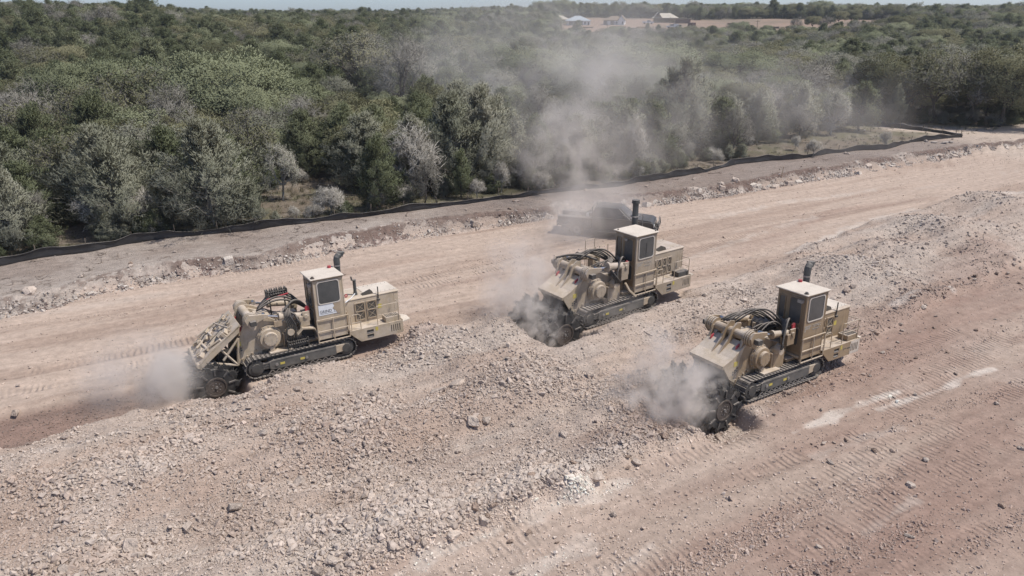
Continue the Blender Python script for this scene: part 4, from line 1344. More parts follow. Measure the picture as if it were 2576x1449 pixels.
    gb.cyl((gx, .78, gz), (gx, .86, gz), .50, 24); gb.cyl((gx, .86, gz), (gx, .90, gz), .46, 24); gb.cyl((gx, .90, gz), (gx, 1.02, gz), .43, 24, .40); gb.cyl((gx, 1.02, gz), (gx, 1.13, gz), .29, 22, .27)
    go = gb.build('gearbox', B, root, bevel=.008)
    gl = MB()
    for k in range(16):
        th = k * math.pi / 8; gl.cyl((gx + .455 * math.cos(th), .86, gz + .455 * math.sin(th)), (gx + .455 * math.cos(th), .90, gz + .455 * math.sin(th)), .025, 6)
    for k in range(12):
        th = k * math.pi / 6; gl.cyl((gx + .22 * math.cos(th), 1.13, gz + .22 * math.sin(th)), (gx + .22 * math.cos(th), 1.145, gz + .22 * math.sin(th)), .016, 6)
    gl.build('flange_bolts', SILVER, go)
    # side engine panel below the hoses
    sp = MB(); sp.box(-.10, .62, .745, 1.0, .72, 1.52); sp.build('valve_box', TAN, root, bevel=.015)
    if K != 0:
        hg = MB(); hg.box(.0, .52, 1.001, 1.015, .80, 1.42); hg.build('valve_door', TAN, root, bevel=.006)
    mo = MB(); mo.cyl((.35, .9, 1.62), (.35, 1.2, 1.62), .14, 12); mo.cyl((.28, .9, 1.74), (.28, 1.14, 1.74), .09, 10); mo.cyl((.5, .8, 1.55), (.2, .95, 1.80), .07, 8); mo.box(.2, .5, .8, 1.1, 1.5, 1.66)
    mo.build('hydraulic_motor', TAN_D, root)
    px_, pz_ = 1.74, 2.34
    pv = MB(); pv.cyl((px_, -1.05, pz_), (px_, 1.05, pz_), .17, 18)
    po = pv.build('pivot_tube', TAN if K else TAN_D, root, smooth=False)
    for y_ in (.74, .83, .92, 1.01, -1.05, -.95, -.85, -.75):
        r_ = MB(); r_.cyl((px_, y_ - .03, pz_), (px_, y_ + .03, pz_), .29 if abs(y_) < .95 else .27, 20); r_.build('collar', B, po)
    for y_ in (1.06, -1.10):
        lug = MB(); lug.prism([(px_ - .62, pz_ + .18), (px_ - .42, pz_ + .22), (px_ + .1, pz_ + .28), (px_ + .27, pz_ + .08), (px_ + .16, pz_ - .2), (px_ + .02, pz_ - .36), (px_ - .1, pz_ - .34), (px_ - .12, pz_ - .1), (px_ - .45, pz_ + .02), (px_ - .62, pz_ + .06)], y_ - .03, y_ + .04)
        lug.build('lift_lug', B, po, bevel=.01)
        lb_ = MB(); lb_.box(px_ - .12, px_ + .10, min(y_ + .05 * (1 if y_ > 0 else -1), y_ + .25 * (1 if y_ > 0 else -1)), max(y_ + .05 * (1 if y_ > 0 else -1), y_ + .25 * (1 if y_ > 0 else -1)), pz_ - .12, pz_ + .06)
        lb_.build('sensor_block', STEEL_D, po)
    # lift cylinders
    br_ = .125 if K != 1 else .165
    for y_ in (.92, -.92):
        zb_ = 2.12 if K != 1 else 2.28
        rod = MB(); rod.cyl((.6, y_, zb_ + .13), (1.25, y_, pz_ + .1), .05, 10); rod.cyl((1.24, y_ - .12, pz_ + .1), (1.24, y_ + .12, pz_ + .1), .085, 12)
        brl = MB(); brl.cyl((-.32, y_, zb_), (.62, y_, zb_ + .14), br_, 18); brl.cyl((.60, y_, zb_ + .136), (.70, y_, zb_ + .15), br_ * 1.28, 18)
        bo_ = brl.build('lift_cylinder', TAN if K else TAN_D, root)
        rod.build('cylinder_rod', CHROME, bo_)
        pin = MB(); pin.box(-.46, -.05, y_ - .17, y_ + .17, 1.70, zb_ + .02); pin.box(-.5, -.2, y_ - .16, y_ - .1, 1.9, zb_ + .2); pin.box(-.5, -.2, y_ + .1, y_ + .16, 1.9, zb_ + .2)
        pin.cyl((-.33, y_ - .22, zb_), (-.33, y_ + .22, zb_), .09, 12)
        pin.build('cylinder_mount', B, root, bevel=.01)
    re = MB(); re.prism([(-.52, 2.2), (-.36, 2.2), (-.34, 2.46), (-.42, 2.54), (-.50, 2.5)], .98, 1.04); re.build('lifting_eye', RED_M, root)
    for y_ in (.6, -.62):
        re = MB(); re.prism([(2.02, 2.12), (2.16, 2.05), (2.2, 1.9), (2.06, 1.88)], y_, y_ + .05); re.build('lifting_eye', RED_M, root)
    # rock shield over the drum
    if K == 0: top, mid, bot, ys = (2.2, 2.28), (3.35, 1.5), (3.86, 1.02), (-1.05, 1.0)
    else: top, mid, bot, ys = (1.86, 2.14), (2.55, 1.70), (3.0, 1.52), (-.80, .82)
    th = .05
    sh = MB(); sh.prism([top, mid, bot, (bot[0] - .02, bot[1] - th), (mid[0] - .03, mid[1] - th), (top[0] - .04, top[1] - th)], ys[0], ys[1])
    if K == 0:
        sh.prism([top, bot, (bot[0] - .04, bot[1] - .2), (top[0] + .05, top[1] - .28)], ys[1] - .05, ys[1])
        sh.prism([top, bot, (bot[0] - .04, bot[1] - .2), (top[0] + .05, top[1] - .28)], ys[0], ys[0] + .05)
        sh.cyl((bot[0], ys[0], bot[1] - .05), (bot[0], ys[1], bot[1] - .05), .085, 12)
    else:
        sh.box(bot[0] - .03, bot[0] + .01, ys[0], ys[1], bot[1] - .12, bot[1] - .001)
    sho = sh.build('rock_shield', B if K == 0 else TAN_D, root)
    if K == 0:
        # rams, pipes and brackets lying on the tilted shield
        dx_, dz_ = (bot[0] - top[0]), (bot[1] - top[1])
        def on(t, y, up): return (top[0] + dx_ * t + .58 * up, y, top[1] + dz_ * t + .8 * up)
        for k, (t0, y0_, t1, y1_, r_, mt) in enumerate([(.30, .30, .62, .62, .06, TAN_D), (.42, -.45, .86, -.05, .05, TAN_D), (.55, -.85, .50, .35, .045, TAN_D), (.78, -.7, .70, .8, .055, TAN_D), (.06, -.1, .42, .55, .03, STEEL_D), (.18, .62, .34, -.55, .035, TAN_D), (.12, -.9, .30, -.4, .03, STACK_M), (.35, -.9, .75, -.95, .04, TAN_D), (.45, .85, .92, .62, .04, TAN_D)]):
            q = MB(); q.cyl(on(t0, y0_, .1), on(t1, y1_, .12 + .05 * (k % 3)), r_, 8); q.build('shield_ram', mt, sho)
        rs = random.Random(4)
        for k in range(22):
            t_, y_ = rs.uniform(.12, .92), rs.uniform(-.85, .85)
            a_, b_, c_ = rs.uniform(.05, .17), rs.uniform(.04, .13), rs.uniform(.06, .24)
            q = MB(); M = Matrix.Translation(on(t_, y_, .02)) @ Matrix.Rotation(.70, 4, 'Y') @ Matrix.Rotation(rs.uniform(-.9, .9), 4, 'Z') @ Matrix.Rotation(rs.uniform(-.25, .25), 4, 'X')
            q.box(-a_, a_, -b_, b_, -.04, c_, M); q.build('shield_bracket', TAN_D, sho, bevel=.012)
        q = MB(); rs = random.Random(9)
        for k in range(60):
            p_ = on(rs.uniform(.05, .95), rs.uniform(-.95, .9), .03); e = rs.uniform(.015, .05); q.box(p_[0] - e, p_[0] + e, p_[1] - e, p_[1] + e, p_[2] - e, p_[2] + e)
        cb = q.build('caked_rubble', SMUDGE, sho); cb['kind'] = 'stuff'
        for k in range(5):
            q = MB(); y_ = -.7 + k * .33
            q.tube([on(.1, y_, .08), on(.3, y_ + .1, .18), on(.55, y_ - .08, .1), on(.8, y_ + .05, .07)], .014, 5); q.build('thin_hose', RUBBER if k % 2 else TAN_D, sho)
        tr = MB()
        for y_ in (.86, -.86):
            tr.tube([(2.45, y_, .62), (3.0, y_, 1.42)], .05, 6); tr.tube([(2.3, y_, 1.72), (2.95, y_, .95)], .05, 6); tr.tube([(2.45, y_, .62), (3.5, y_, .98)], .045, 6); tr.tube([(2.3, y_, 1.72), (2.45, y_, .62)], .045, 6)
        tr.build('shield_truss', TAN_D, root)
    else:
        for y_ in (.18, -.12):
            fi = MB(); fi.prism([(1.50, 2.66), (1.72, 2.72), (1.98, 2.52), (2.14, 2.16), (2.62, 1.66), (2.56, 1.66), (1.9, 2.1), (1.55, 2.2)], y_ - .03, y_ + .03); fi.build('gusset', TAN, sho)
        sd_ = MB(); sd_.prism([(1.9, 2.1), (2.54, 1.68), (2.96, 1.48), (2.6, .9), (2.3, .7), (2.12, 1.6)], .74, .80); sd_.build('shield_side', TAN_D, root)
        sd_ = MB(); sd_.prism([(1.9, 2.1), (2.54, 1.68), (2.96, 1.48), (2.6, .9), (2.3, .7), (2.12, 1.6)], -.82, -.76); sd_.build('shield_side', TAN_D, root)
    q = MB(); q.box(2.22, 2.42, .802 if K else .79, .808 if K else .80, 1.36, 1.54); q.build('warning_sticker', YEL, root)
    q = MB()
    for kx in range(3):
        for kz in range(2): q.box(2.20 + kx * .1, 2.27 + kx * .1, .802, .808, 1.14 + kz * .09 - kx * .05, 1.20 + kz * .09 - kx * .05)
    q.build('logo_squares', STACK_M, root)
    # foot plate on the near track guard
    if K != 1:
        q = MB(); q.box(.35, 1.25, .80, 1.22, .905, .945); q.box(1.0, 1.2, .95, 1.0, .945, 1.10); q.cyl((1.12, .9, 1.04), (1.12, 1.05, 1.04), .09, 10); q.build('foot_plate', TAN_D, root)
    if K == 1:
        q = MB(); q.tube([(-.2, 1.2, 1.6), (-.38, 1.28, 1.25), (-.72, 1.36, .92)], .055, 4); q.build('torn_rubber_strip', YEL if False else RAIL_M, root)
        sq = MB(); sq.cyl((.85, .9, .95), (.85, 1.15, .98), .14, 12); sq.build('pipe_stub', RUST, root)
    if K == 0:
        fe = MB(); fe.prism([(-.72, 1.28), (-.60, 1.62), (-.1, 1.72), (.12, 1.50), (.12, 1.46), (-.12, 1.66), (-.58, 1.57), (-.68, 1.28)], .76, 1.28); fe.build('open_fender', TAN_D, root)
        fb = MB(); fb.box(-.66, .10, .74, .758, 1.0, 1.62); fb.build('fender_back', STEEL_D, root)
        # two racks of spare cutter teeth
        for nm, (ax_, ay, az_), tilt, nx, nzz in (('spare_tooth_rack', (.12, 1.08, .98), 0, 9, 4), ('spare_tooth_rack', (.38, -.35, 2.72), 0, 8, 4)):
            rk = MB(); L_ = .78
            rk.box(ax_ - L_ / 2 - .03, ax_ - L_ / 2, ay - .18, ay + .16, az_ - .08, az_ + .3); rk.box(ax_ + L_ / 2, ax_ + L_ / 2 + .03, ay - .18, ay + .16, az_ - .08, az_ + .3)
            rk.box(ax_ - L_ / 2, ax_ + L_ / 2, ay - .12, ay + .06, az_ - .02, az_ + .22)
            if az_ > 2: rk.tube([(ax_ - .3, ay, az_ - .08), (ax_ - .3, ay, 1.8)], .03, 5); rk.tube([(ax_ + .3, ay, az_ - .08), (ax_ + .3, ay, 1.8)], .03, 5)
            ro = rk.build(nm, STEEL_D, root)
            for a in range(nx):
                for b in range(nzz):
                    o = link('spare_tooth', SPARE, ro)
                    xx = ax_ - L_ / 2 + L_ * (a + .5) / nx
                    ang = -1.45 + b * .62
                    o.location = (xx, ay - .03 - math.sin(ang) * .13 * 1.0, az_ + .12 + math.cos(ang) * .11)
                    o.rotation_euler = (ang, .2 * ((a % 2) - .5), 0)
            if az_ > 2:
                rb = MB(); rb.tube([(ax_ + .45, ay + .2, az_ - .02), (ax_ - .42, ay + .22, az_ + .1)], .03, 6); rb.build('red_bar', RED_M, root)
    # hoses
    random.seed(40 + K)
    HS = []
    if K == 0:
        for k in range(4): HS.append((arc((1.35 - k * .08, .1 - k * .18, 2.40), (-.62, .05 - k * .14, 2.12), .42 + .08 * k), .04))
        for k in range(4): HS.append((arc((-.6, .5 + .05 * k, 2.2), (.45, .75 + .06 * k, 2.45), .30 + .05 * k), .045))
        for k in range(5): HS.append(([(.45 - .05 * k, .8 + .04 * k, 2.55), (.50 - .05 * k, 1.02 + .03 * k, 2.3), (.42 - .07 * k, 1.12 + .02 * k, 1.9), (.55 - .1 * k, 1.14, 1.5), (.62 - .09 * k, 1.12, 1.05)], .032))
        HS.append(([(.4, .9, 2.5), (.1, 1.1, 2.3), (-.05, 1.15, 1.9), (.0, 1.1, 1.65)], .045))
    else:
        for k in range(6): HS.append((arc((1.55 - .05 * k, -.75 + .10 * k, 2.5), (-.50, -.2 + .16 * k, 2.15), .34 + .07 * k, side=.1 * (k % 3 - 1)), .038))
        for k in range(5): HS.append((arc((-.45 - .03 * k, .45 + .08 * k, 2.45), (.2 + .06 * k, 1.12 + .03 * k, 1.72), .34 + .06 * k), .04))
        for k in range(3): HS.append((arc((.9, .2 + .2 * k, 2.3), (-.3, .3 + .2 * k, 2.2), .16 + .1 * k), .03))
        if K == 1:
            for k in range(4): HS.append(([(.2, .5 + .1 * k, 2.7), (.55 + .03 * k, .9 + .04 * k, 2.45), (.55 - .04 * k, 1.15 + .03 * k, 2.05), (.28 - .05 * k, 1.2 + .02 * k, 1.7)], .035))
            HS.append((arc((1.9, -.95, 2.6), (.6, .2, 2.55), .18), .05))
    for pts, r_ in HS:
        q = MB(); q.tube(pts, r_, 6); q.build('hose', RUBBER, root, smooth=True)
    if K == 2:
        tk = MB(); tk.cyl((-.25, -.55, 2.1), (-.25, .15, 2.1), .30, 18); tk.box(-.5, .0, -.6, .2, 1.75, 2.1); tk.build('hose_tank', STEEL_D, root)
    mp = MB(); mp.box(-.3, .7, -.66, -.2, 1.75, 1.95); mp.box(-.1, .5, -.1, .5, 1.75, 1.9); mp.cyl((.0, -.4, 1.95), (.0, -.4, 2.2), .09, 10); mp.cyl((.5, .1, 1.9), (.5, .1, 2.15), .07, 10); mp.box(.9, 1.4, -.5, .5, 2.0, 2.24)
    mp.build('valve_block', TAN_D, root)
    # flat box with gauges near the hub
    if K == 0:
        q = MB(); q.box(.62, .92, 1.0, 1.06, 1.92, 2.16); q.build('junction_box', TAN, root)
    return root


def spare_mesh():
    m = MB(); m.cyl((0, 0, 0), (0, 0, .07), .032, 6); m.cyl((0, 0, .07), (0, 0, .15), .020, 6, .004)
    return m.mesh('spare_tooth', SHOE_M)


SPARE = spare_mesh()
miner(0, 'surface_miner', 'dusty tan tracked miner with white lettered sign on its cab, leftmost')
miner(1, 'surface_miner', 'large tan tracked miner with tall straight black stack, in front of the pickup')
miner(2, 'surface_miner', 'brown tan tracked miner with curved stack and faded cab logo, rightmost')
# ------------------------------------------------------------------ trees
JUN = leaf_mat('juniper_leaf', [(.075, .090, .048), (.108, .124, .068), (.148, .162, .096), (.20, .208, .132)])
JUN_D = leaf_mat('dusty_juniper_leaf', [(.140, .148, .104), (.195, .202, .148), (.265, .265, .205), (.36, .348, .285)])
OAK = leaf_mat('oak_leaf', [(.150, .168, .098), (.20, .218, .132), (.25, .266, .168), (.31, .32, .215)])
OLIVE = leaf_mat('dull_oak_leaf', [(0.112, 0.115, 0.064), (0.156, 0.156, 0.088), (0.200, 0.194, 0.116), (0.250, 0.235, 0.149)])
BARE = leaf_mat('grey_twig', [(.150, .142, .122), (.20, .19, .165), (.255, .24, .21), (.31, .292, .26)], transl=0)
DEAD = leaf_mat('dead_pale_twig', [(.29, .272, .24), (.37, .348, .31), (.45, .425, .38), (.52, .49, .44)], transl=0)
BARK = simple('bark', (.075, .066, .058), .95, var=.3, vscale=6)
BARK_P = simple('pale_bark', (.25, .235, .205), .95, var=.25, vscale=6)


def unit(v): return v / np.linalg.norm(v, axis=-1, keepdims=True)


def blades(base, d, L, W, rg, tip=.25):
    """kite shaped leaf sprays: one quad each from base along d"""
    n = len(base)
    side = unit(np.cross(d, rg.normal(size=(n, 3))))
    L = np.broadcast_to(L, (n,))[:, None]; W = np.broadcast_to(W, (n,))[:, None]
    p0 = base; p1 = base + d * L * .45 + side * W; p2 = base + d * L; p3 = base + d * L * .45 - side * W
    v = np.stack([p0, p1, p2, p3], 1).reshape(-1, 3)
    return v, np.arange(n * 4).reshape(n, 4)


def crown_mesh(name, v, f, h, w, soft=.75):
    """leaf quads wound to face outward and shaded like the rounded mass they make up"""
    q = v[f]
    nr = unit(np.cross(q[:, 1] - q[:, 0], q[:, 3] - q[:, 0]) + 1e-9)
    c = q.mean(1)
    out = unit(np.stack([c[:, 0] / w, c[:, 1] / w, (c[:, 2] - h * .40) / h + .12], 1) + 1e-6)
    flip = (nr * out).sum(1) < 0
    f = f.copy(); f[flip] = f[flip][:, ::-1]; nr[flip] *= -1
    me = np_mesh(name, v, f)
    vn_ = np.zeros_like(v)
    n = unit(out * soft + nr * (1 - soft) + np.array([0, 0, .12]))
    vn_[f.ravel()] = np.repeat(n, 4, 0)
    me.polygons.foreach_set('use_smooth', np.ones(len(f), bool))
    me.normals_split_custom_set_from_vertices(vn_.tolist())
    return me


def limb_tube(mb, p, q, r0, r1, rg, bend=.12, n=3, k=5):
    p = np.array(p); q = np.array(q)
    pts = [p + (q - p) * t + rg.normal(size=3) * bend * np.linalg.norm(q - p) * math.sin(math.pi * t) * .5 for t in np.linspace(0, 1, n + 1)]
    v = []
    d = Vector(q - p).normalized(); a = d.orthogonal().normalized(); b = d.cross(a)
    for i, c in enumerate(pts):
        r = r0 + (r1 - r0) * i / n
        v += [Vector(c) + (a * math.cos(2 * math.pi * j / k) + b * math.sin(2 * math.pi * j / k)) * r for j in range(k)]
    f = [(i * k + j, i * k + (j + 1) % k, (i + 1) * k + (j + 1) % k, (i + 1) * k + j) for i in range(n) for j in range(k)]
    mb.add(v, f)
    return pts


def juniper(seed, h, w, mat, name, nb=120, ns=34, low=.05, point=.8, NB=5):
    rg = np.random.default_rng(seed)
    t = np.clip(rg.beta(1.25, 1.35, nb), 0, 1)
    az = rg.uniform(0, 2 * np.pi, nb)
    z0 = h * (low + (1 - low) * t)
    prof = np.sin(np.pi * np.clip(t * .86 + .14, 0, 1) ** .85) ** .75 * (1 - .35 * t) + .06
    prof /= prof.max()
    lob = 1 + .36 * np.sin(az * 2 + seed) * np.sin(t * 7 + seed * 1.7) + .16 * np.sin(az * 5 + seed * 2)
    R = w / 2 * prof * lob * rg.uniform(.58, 1.16, nb)
    up = .22 + .9 * t ** 1.5
    bd = unit(np.stack([np.cos(az), np.sin(az), up], 1))
    o = np.stack([rg.normal(0, .1, nb), rg.normal(0, .1, nb), z0 - R * up * .55], 1)
    o[:, 2] = np.maximum(o[:, 2], .15)
    s = rg.uniform(.30, 1.0, (nb, ns)) ** .75
    wdt = .10 + .34 * (1 - s) + .12
    bp = o[:, None] + bd[:, None] * (R[:, None] * s)[..., None] * 1.06
    bp = bp + rg.normal(size=(nb, ns, 3)) * (wdt * .62)[..., None]
    bp[..., 2] += .12 * s
    d = unit(bd[:, None] * .75 + np.array([0, 0, .5]) + rg.normal(size=(nb, ns, 3)) * .42)
    bp = bp.reshape(-1, 3); d = d.reshape(-1, 3)
    B = np.repeat(bp, NB, 0); D = unit(np.repeat(d, NB, 0) + rg.normal(size=(len(B), 3)) * .38)
    B = B + rg.normal(size=B.shape) * .07
    B[:, 2] = np.maximum(B[:, 2], .05)
    v, f = blades(B, D, rg.uniform(.16, .36, len(B)), rg.uniform(.016, .034, len(B)), rg)
    me = crown_mesh(name + '_crown', v, f, h, w); me.materials.append(mat)
    mb = MB()
    limb_tube(mb, (0, 0, -.3), (rg.normal(0, .12), rg.normal(0, .12), h * .86), .13, .03, rg, .05, 5, 6)
    for k in rg.choice(nb, 60, replace=False):
        limb_tube(mb, o[k], o[k] + bd[k] * R[k] * rg.uniform(.85, 1.12), .04, .012, rg, .16, 3, 4)
    tr = mb.mesh(name + '_trunk', BARK_P if mat is JUN_D else BARK)
    return me, tr


def skeleton(rg, h, w, nl=5, depth=4, trunk=.3, spread=.75, kink=.3, low=(.4, .85)):
    """branching limbs as segments (p, q, r0, r1, level)"""
    seg = []
    def grow(p, d, L, r, lev):
        q = p + d * L
        seg.append((p, q, r, r * .62, lev))
        if lev >= depth: return
        n = 3 if lev else nl
        a0 = rg.uniform(0, 6.28)
        for k in range(n):
            a = a0 + 2 * math.pi * k / n + rg.normal(0, .35)
            x = np.cross(d, [0.3, .9, .2]); x /= np.linalg.norm(x); y = np.cross(d, x)
            sp = spread * rg.uniform(.55, 1.15) if lev else rg.uniform(*low)
            nd = unit(d * math.cos(sp) + (x * math.cos(a) + y * math.sin(a)) * math.sin(sp) + np.array([0, 0, .12]) + rg.normal(size=3) * kink * .4)
            grow(q, nd, L * rg.uniform(.58, .86) * (1.25 if lev == 0 else 1), r * .58, lev + 1)
        if lev and rg.uniform() < .5:
            grow(p + (q - p) * .6, unit(d + rg.normal(size=3) * .7), L * .5, r * .4, min(lev + 2, depth))
    grow(np.zeros(3), unit(np.array([rg.normal(0, .1), rg.normal(0, .1), 1])), h * trunk, h * .022 + .03, 0)
    P = np.array([s[1] for s in seg])
    seg = [(s[0], np.array([s[1][0], s[1][1], max(s[1][2], .1)]), s[2], s[3], s[4]) for s in seg]
    kz = h * .95 / P[:, 2].max(); kx = (w / 2 * .95) / np.percentile(np.hypot(P[:, 0], P[:, 1]), 97)
    k = np.array([kx, kx, kz])
    return [(s[0] * k, s[1] * k, s[2], s[3], s[4]) for s in seg]


def bare_tree(seed, h, w, tmat, bmat, name, depth=4, twigs=14, leafmat=None, leaves=0, trunk=.22, nl=5, fine=1.0, thick=1.0):
    rg = np.random.default_rng(seed)
    seg = skeleton(rg, h, w, nl=nl, depth=depth, trunk=trunk, low=(.25, 1.45) if trunk < .15 else (.4, .95))
    mb = MB()
    for p, q, r0, r1, lev in seg:
        if lev <= 3:
            p_ = p - np.array([0, 0, .3]) if lev == 0 else p
            limb_tube(mb, p_, q, r0 * (thick if lev else 1), max(r1, .012) * thick, rg, .22, 3 if lev < 3 else 2, 5 if lev < 2 else 4)
    tr = mb.mesh(name + '_trunk', bmat)
    S = [(s[0], s[1]) for s in seg if s[4] >= depth - 2]
    p = np.array([s[0] for s in S]); q = np.array([s[1] for s in S])
    n = len(S)
    t = rg.uniform(.15, 1.05, (n, twigs))[..., None]
    b = (p[:, None] + (q - p)[:, None] * t).reshape(-1, 3)
    d0 = np.repeat(unit(q - p), twigs, 0)
    d = unit(d0 * .7 + rg.normal(size=b.shape) * .62 + np.array([0, 0, .15]))
    L = rg.uniform(.25, .75, len(b)) * fine
    v1, f1 = blades(b, d, L, rg.uniform(.008, .016, len(b)) * fine, rg)
    # second order twigs
    b2 = np.repeat(b, 3, 0) + np.repeat(d * L[:, None], 3, 0) * rg.uniform(.3, .95, (len(b) * 3, 1))
    d2 = unit(np.repeat(d, 3, 0) * .6 + rg.normal(size=b2.shape) * .7)
    v2, f2 = blades(b2, d2, rg.uniform(.12, .38, len(b2)) * fine, rg.uniform(.006, .012, len(b2)) * fine, rg)
    v = np.concatenate([v1, v2]); f = np.concatenate([f1, f2 + len(v1)])
    mats = [tmat]; mi = np.zeros(len(f), np.int32)
    if leaves:
        tips = np.concatenate([b + d * L[:, None], b2])
        lb_ = tips[rg.integers(0, len(tips), leaves)] + rg.normal(size=(leaves, 3)) * .10
        v3, f3 = blades(lb_, unit(rg.normal(size=(leaves, 3)) + np.array([0, 0, .4])), rg.uniform(.10, .20, leaves), rg.uniform(.03, .06, leaves), rg)
        f = np.concatenate([f, f3 + len(v)]); v = np.concatenate([v, v3]); mats.append(leafmat)
        mi = np.concatenate([mi, np.ones(len(f3), np.int32)])
    me = crown_mesh(name + '_crown', v, f, h, w, .5)
    for m in mats: me.materials.append(m)
    me.polygons.foreach_set('material_index', mi)
    return me, tr


def oak(seed, h, w, mat, name, nc=60, nl=420):
    rg = np.random.default_rng(seed)
    seg = skeleton(rg, h * .86, w * .9, nl=6, depth=3, trunk=.2, spread=.85)
    mb = MB()
    for p, q, r0, r1, lev in seg:
        p_ = p - np.array([0, 0, .3]) if lev == 0 else p
        limb_tube(mb, p_, q, r0 * 1.1, max(r1, .015), rg, .2, 3 if lev < 3 else 2, 5)
    tr = mb.mesh(name + '_trunk', BARK)
    ends = np.array([s[1] for s in seg if s[4] >= 2])
    # clumps on a lumpy dome
    u = rg.uniform(0, 1, nc); az = rg.uniform(0, 6.283, nc)
    el = np.arcsin(np.clip(u * 1.05 - .12, -.12, 1))
    rad = rg.uniform(.70, 1.0, nc)
    c = np.stack([np.cos(el) * np.cos(az) * w / 2 * rad, np.cos(el) * np.sin(az) * w / 2 * rad, h * .45 + np.sin(el) * h * .5 * rad], 1)
    c = np.concatenate([c, ends[rg.integers(0, len(ends), nc // 2)] + rg.normal(size=(nc // 2, 3)) * .3])
    cr = rg.uniform(.45, .95, len(c)) * w / 7
    nrm = rg.normal(size=(len(c), nl, 3)); nrm = unit(nrm)
    b = c[:, None] + nrm * (cr[:, None] * rg.uniform(.35, 1, (len(c), nl)) ** .5)[..., None] * np.array([1.15, 1.15, .75])
    b = b.reshape(-1, 3); d = unit(nrm.reshape(-1, 3) * .5 + rg.normal(size=b.shape) * .6 + np.array([0, 0, .3]))
    v, f = blades(b, d, rg.uniform(.09, .19, len(b)), rg.uniform(.022, .042, len(b)), rg)
    me = crown_mesh(name + '_crown', v, f, h, w); me.materials.append(mat)
    return me, tr


KIND = {
    'juniper': [juniper(1, 5.6, 4.6, JUN, 'juniper'), juniper(2, 6.2, 4.4, JUN, 'juniper'), juniper(3, 5.0, 4.8, JUN, 'juniper'), juniper(4, 6.6, 5.2, JUN, 'juniper')],
    'dusty': [juniper(5, 6.6, 6.4, JUN_D, 'dusty_juniper', 170, 38), juniper(6, 7.0, 6.0, JUN_D, 'dusty_juniper', 170, 38), juniper(7, 5.6, 4.6, JUN_D, 'dusty_juniper')],
    'oak': [oak(11, 6.8, 8.0, OAK, 'pale_oak'), oak(12, 6.0, 6.6, OAK, 'pale_oak')],
    'olive': [oak(13, 6.4, 7.0, OLIVE, 'dull_oak'), oak(14, 6.0, 6.2, OLIVE, 'dull_oak')],
    'bare': [bare_tree(21, 6.0, 6.0, BARE, BARK, 'bare_tree', trunk=.12, nl=6, twigs=9), bare_tree(22, 6.6, 5.6, BARE, BARK, 'bare_tree', trunk=.1, nl=7, twigs=9), bare_tree(23, 5.6, 6.4, BARE, BARK, 'bare_tree', trunk=.16, twigs=9)],
    'budding': [bare_tree(24, 6.2, 6.4, BARE, BARK, 'budding_oak', leafmat=OLIVE, leaves=6200, twigs=7), bare_tree(25, 6.4, 6.6, BARE, BARK, 'budding_oak', leafmat=JUN_D, leaves=6200, twigs=7)],
    'dead': [bare_tree(31, 6.4, 5.2, DEAD, BARK_P, 'dead_juniper', twigs=6, fine=1.5, trunk=.07, nl=8, thick=1.9), bare_tree(32, 5.4, 4.4, DEAD, BARK_P, 'dead_juniper', twigs=5, fine=1.4, trunk=.07, nl=7, thick=1.9)],
    'shrub': [bare_tree(33, 2.4, 2.6, DEAD, BARK_P, 'bare_shrub', depth=3, twigs=22, trunk=.1, nl=7, fine=.7)],
    'ghost': [bare_tree(34, 6.0, 4.8, DEAD, BARK_P, 'dusty_bare_tree', twigs=5, leafmat=JUN_D, leaves=4200, fine=1.1, trunk=.10, nl=6, thick=1.5)],
}
HREF = {'juniper': 5.8, 'dusty': 6.4, 'oak': 6.4, 'olive': 6.2, 'bare': 6.1, 'budding': 6.3, 'dead': 5.9, 'shrub': 2.4, 'ghost': 6.0}
NAME = {'juniper': 'juniper_tree', 'dusty': 'dusty_juniper_tree', 'oak': 'pale_green_oak', 'olive': 'dull_oak', 'bare': 'bare_tree', 'budding': 'budding_oak', 'dead': 'dead_tree', 'shrub': 'bare_shrub', 'ghost': 'dusty_bare_tree'}
CAT = {k: 'tree' for k in KIND}; CAT['shrub'] = 'shrub'
PLACED = []


def tree(kind, x, y, h, wscale, label, group=None, rz=None):
    cr, tr = random.choice(KIND[kind])
    root = empty(NAME[kind], (x, y, Tz(x, y)), (0, 0, random.uniform(0, 6.28) if rz is None else rz))
    zmax = HREF[kind]
    k = h / zmax
    root.scale = (k * wscale, k * wscale * random.uniform(.92, 1.08), k)
    c = link('crown', cr, root); t = link('trunk', tr, root)
    tag(root, label, CAT[kind], group)
    PLACED.append((x, y, k * wscale * 2.2))
    return root


def tree_px(kind, u, vb, vt, w=1.0, label='', d=None):
    """a tree whose foot is at (u, vb) and top at vt in the photograph; or at ground distance d when its foot is hidden"""
    if d is None: p = at(u, vb)
    else:
        z = 1.0
        for _ in range(4):
            q = FWD + np.array([1., 0, 0]) * (u - CX) / FPX - UPV * (vt - CY) / FPX
            t = d / math.hypot(q[0], q[1]); p = Vector((q[0] * t, q[1] * t, 0))
        p.z = Tz(p.x, p.y)
    rr = math.hypot(p.x, p.y)
    q = FWD - UPV * (vt - CY) / FPX
    q = FWD + np.array([1., 0, 0]) * (u - CX) / FPX - UPV * (vt - CY) / FPX
    top = H + q[2] / math.hypot(q[0], q[1]) * rr
    return tree(kind, p.x, p.y, max(1.0, top - p.z), w, label)


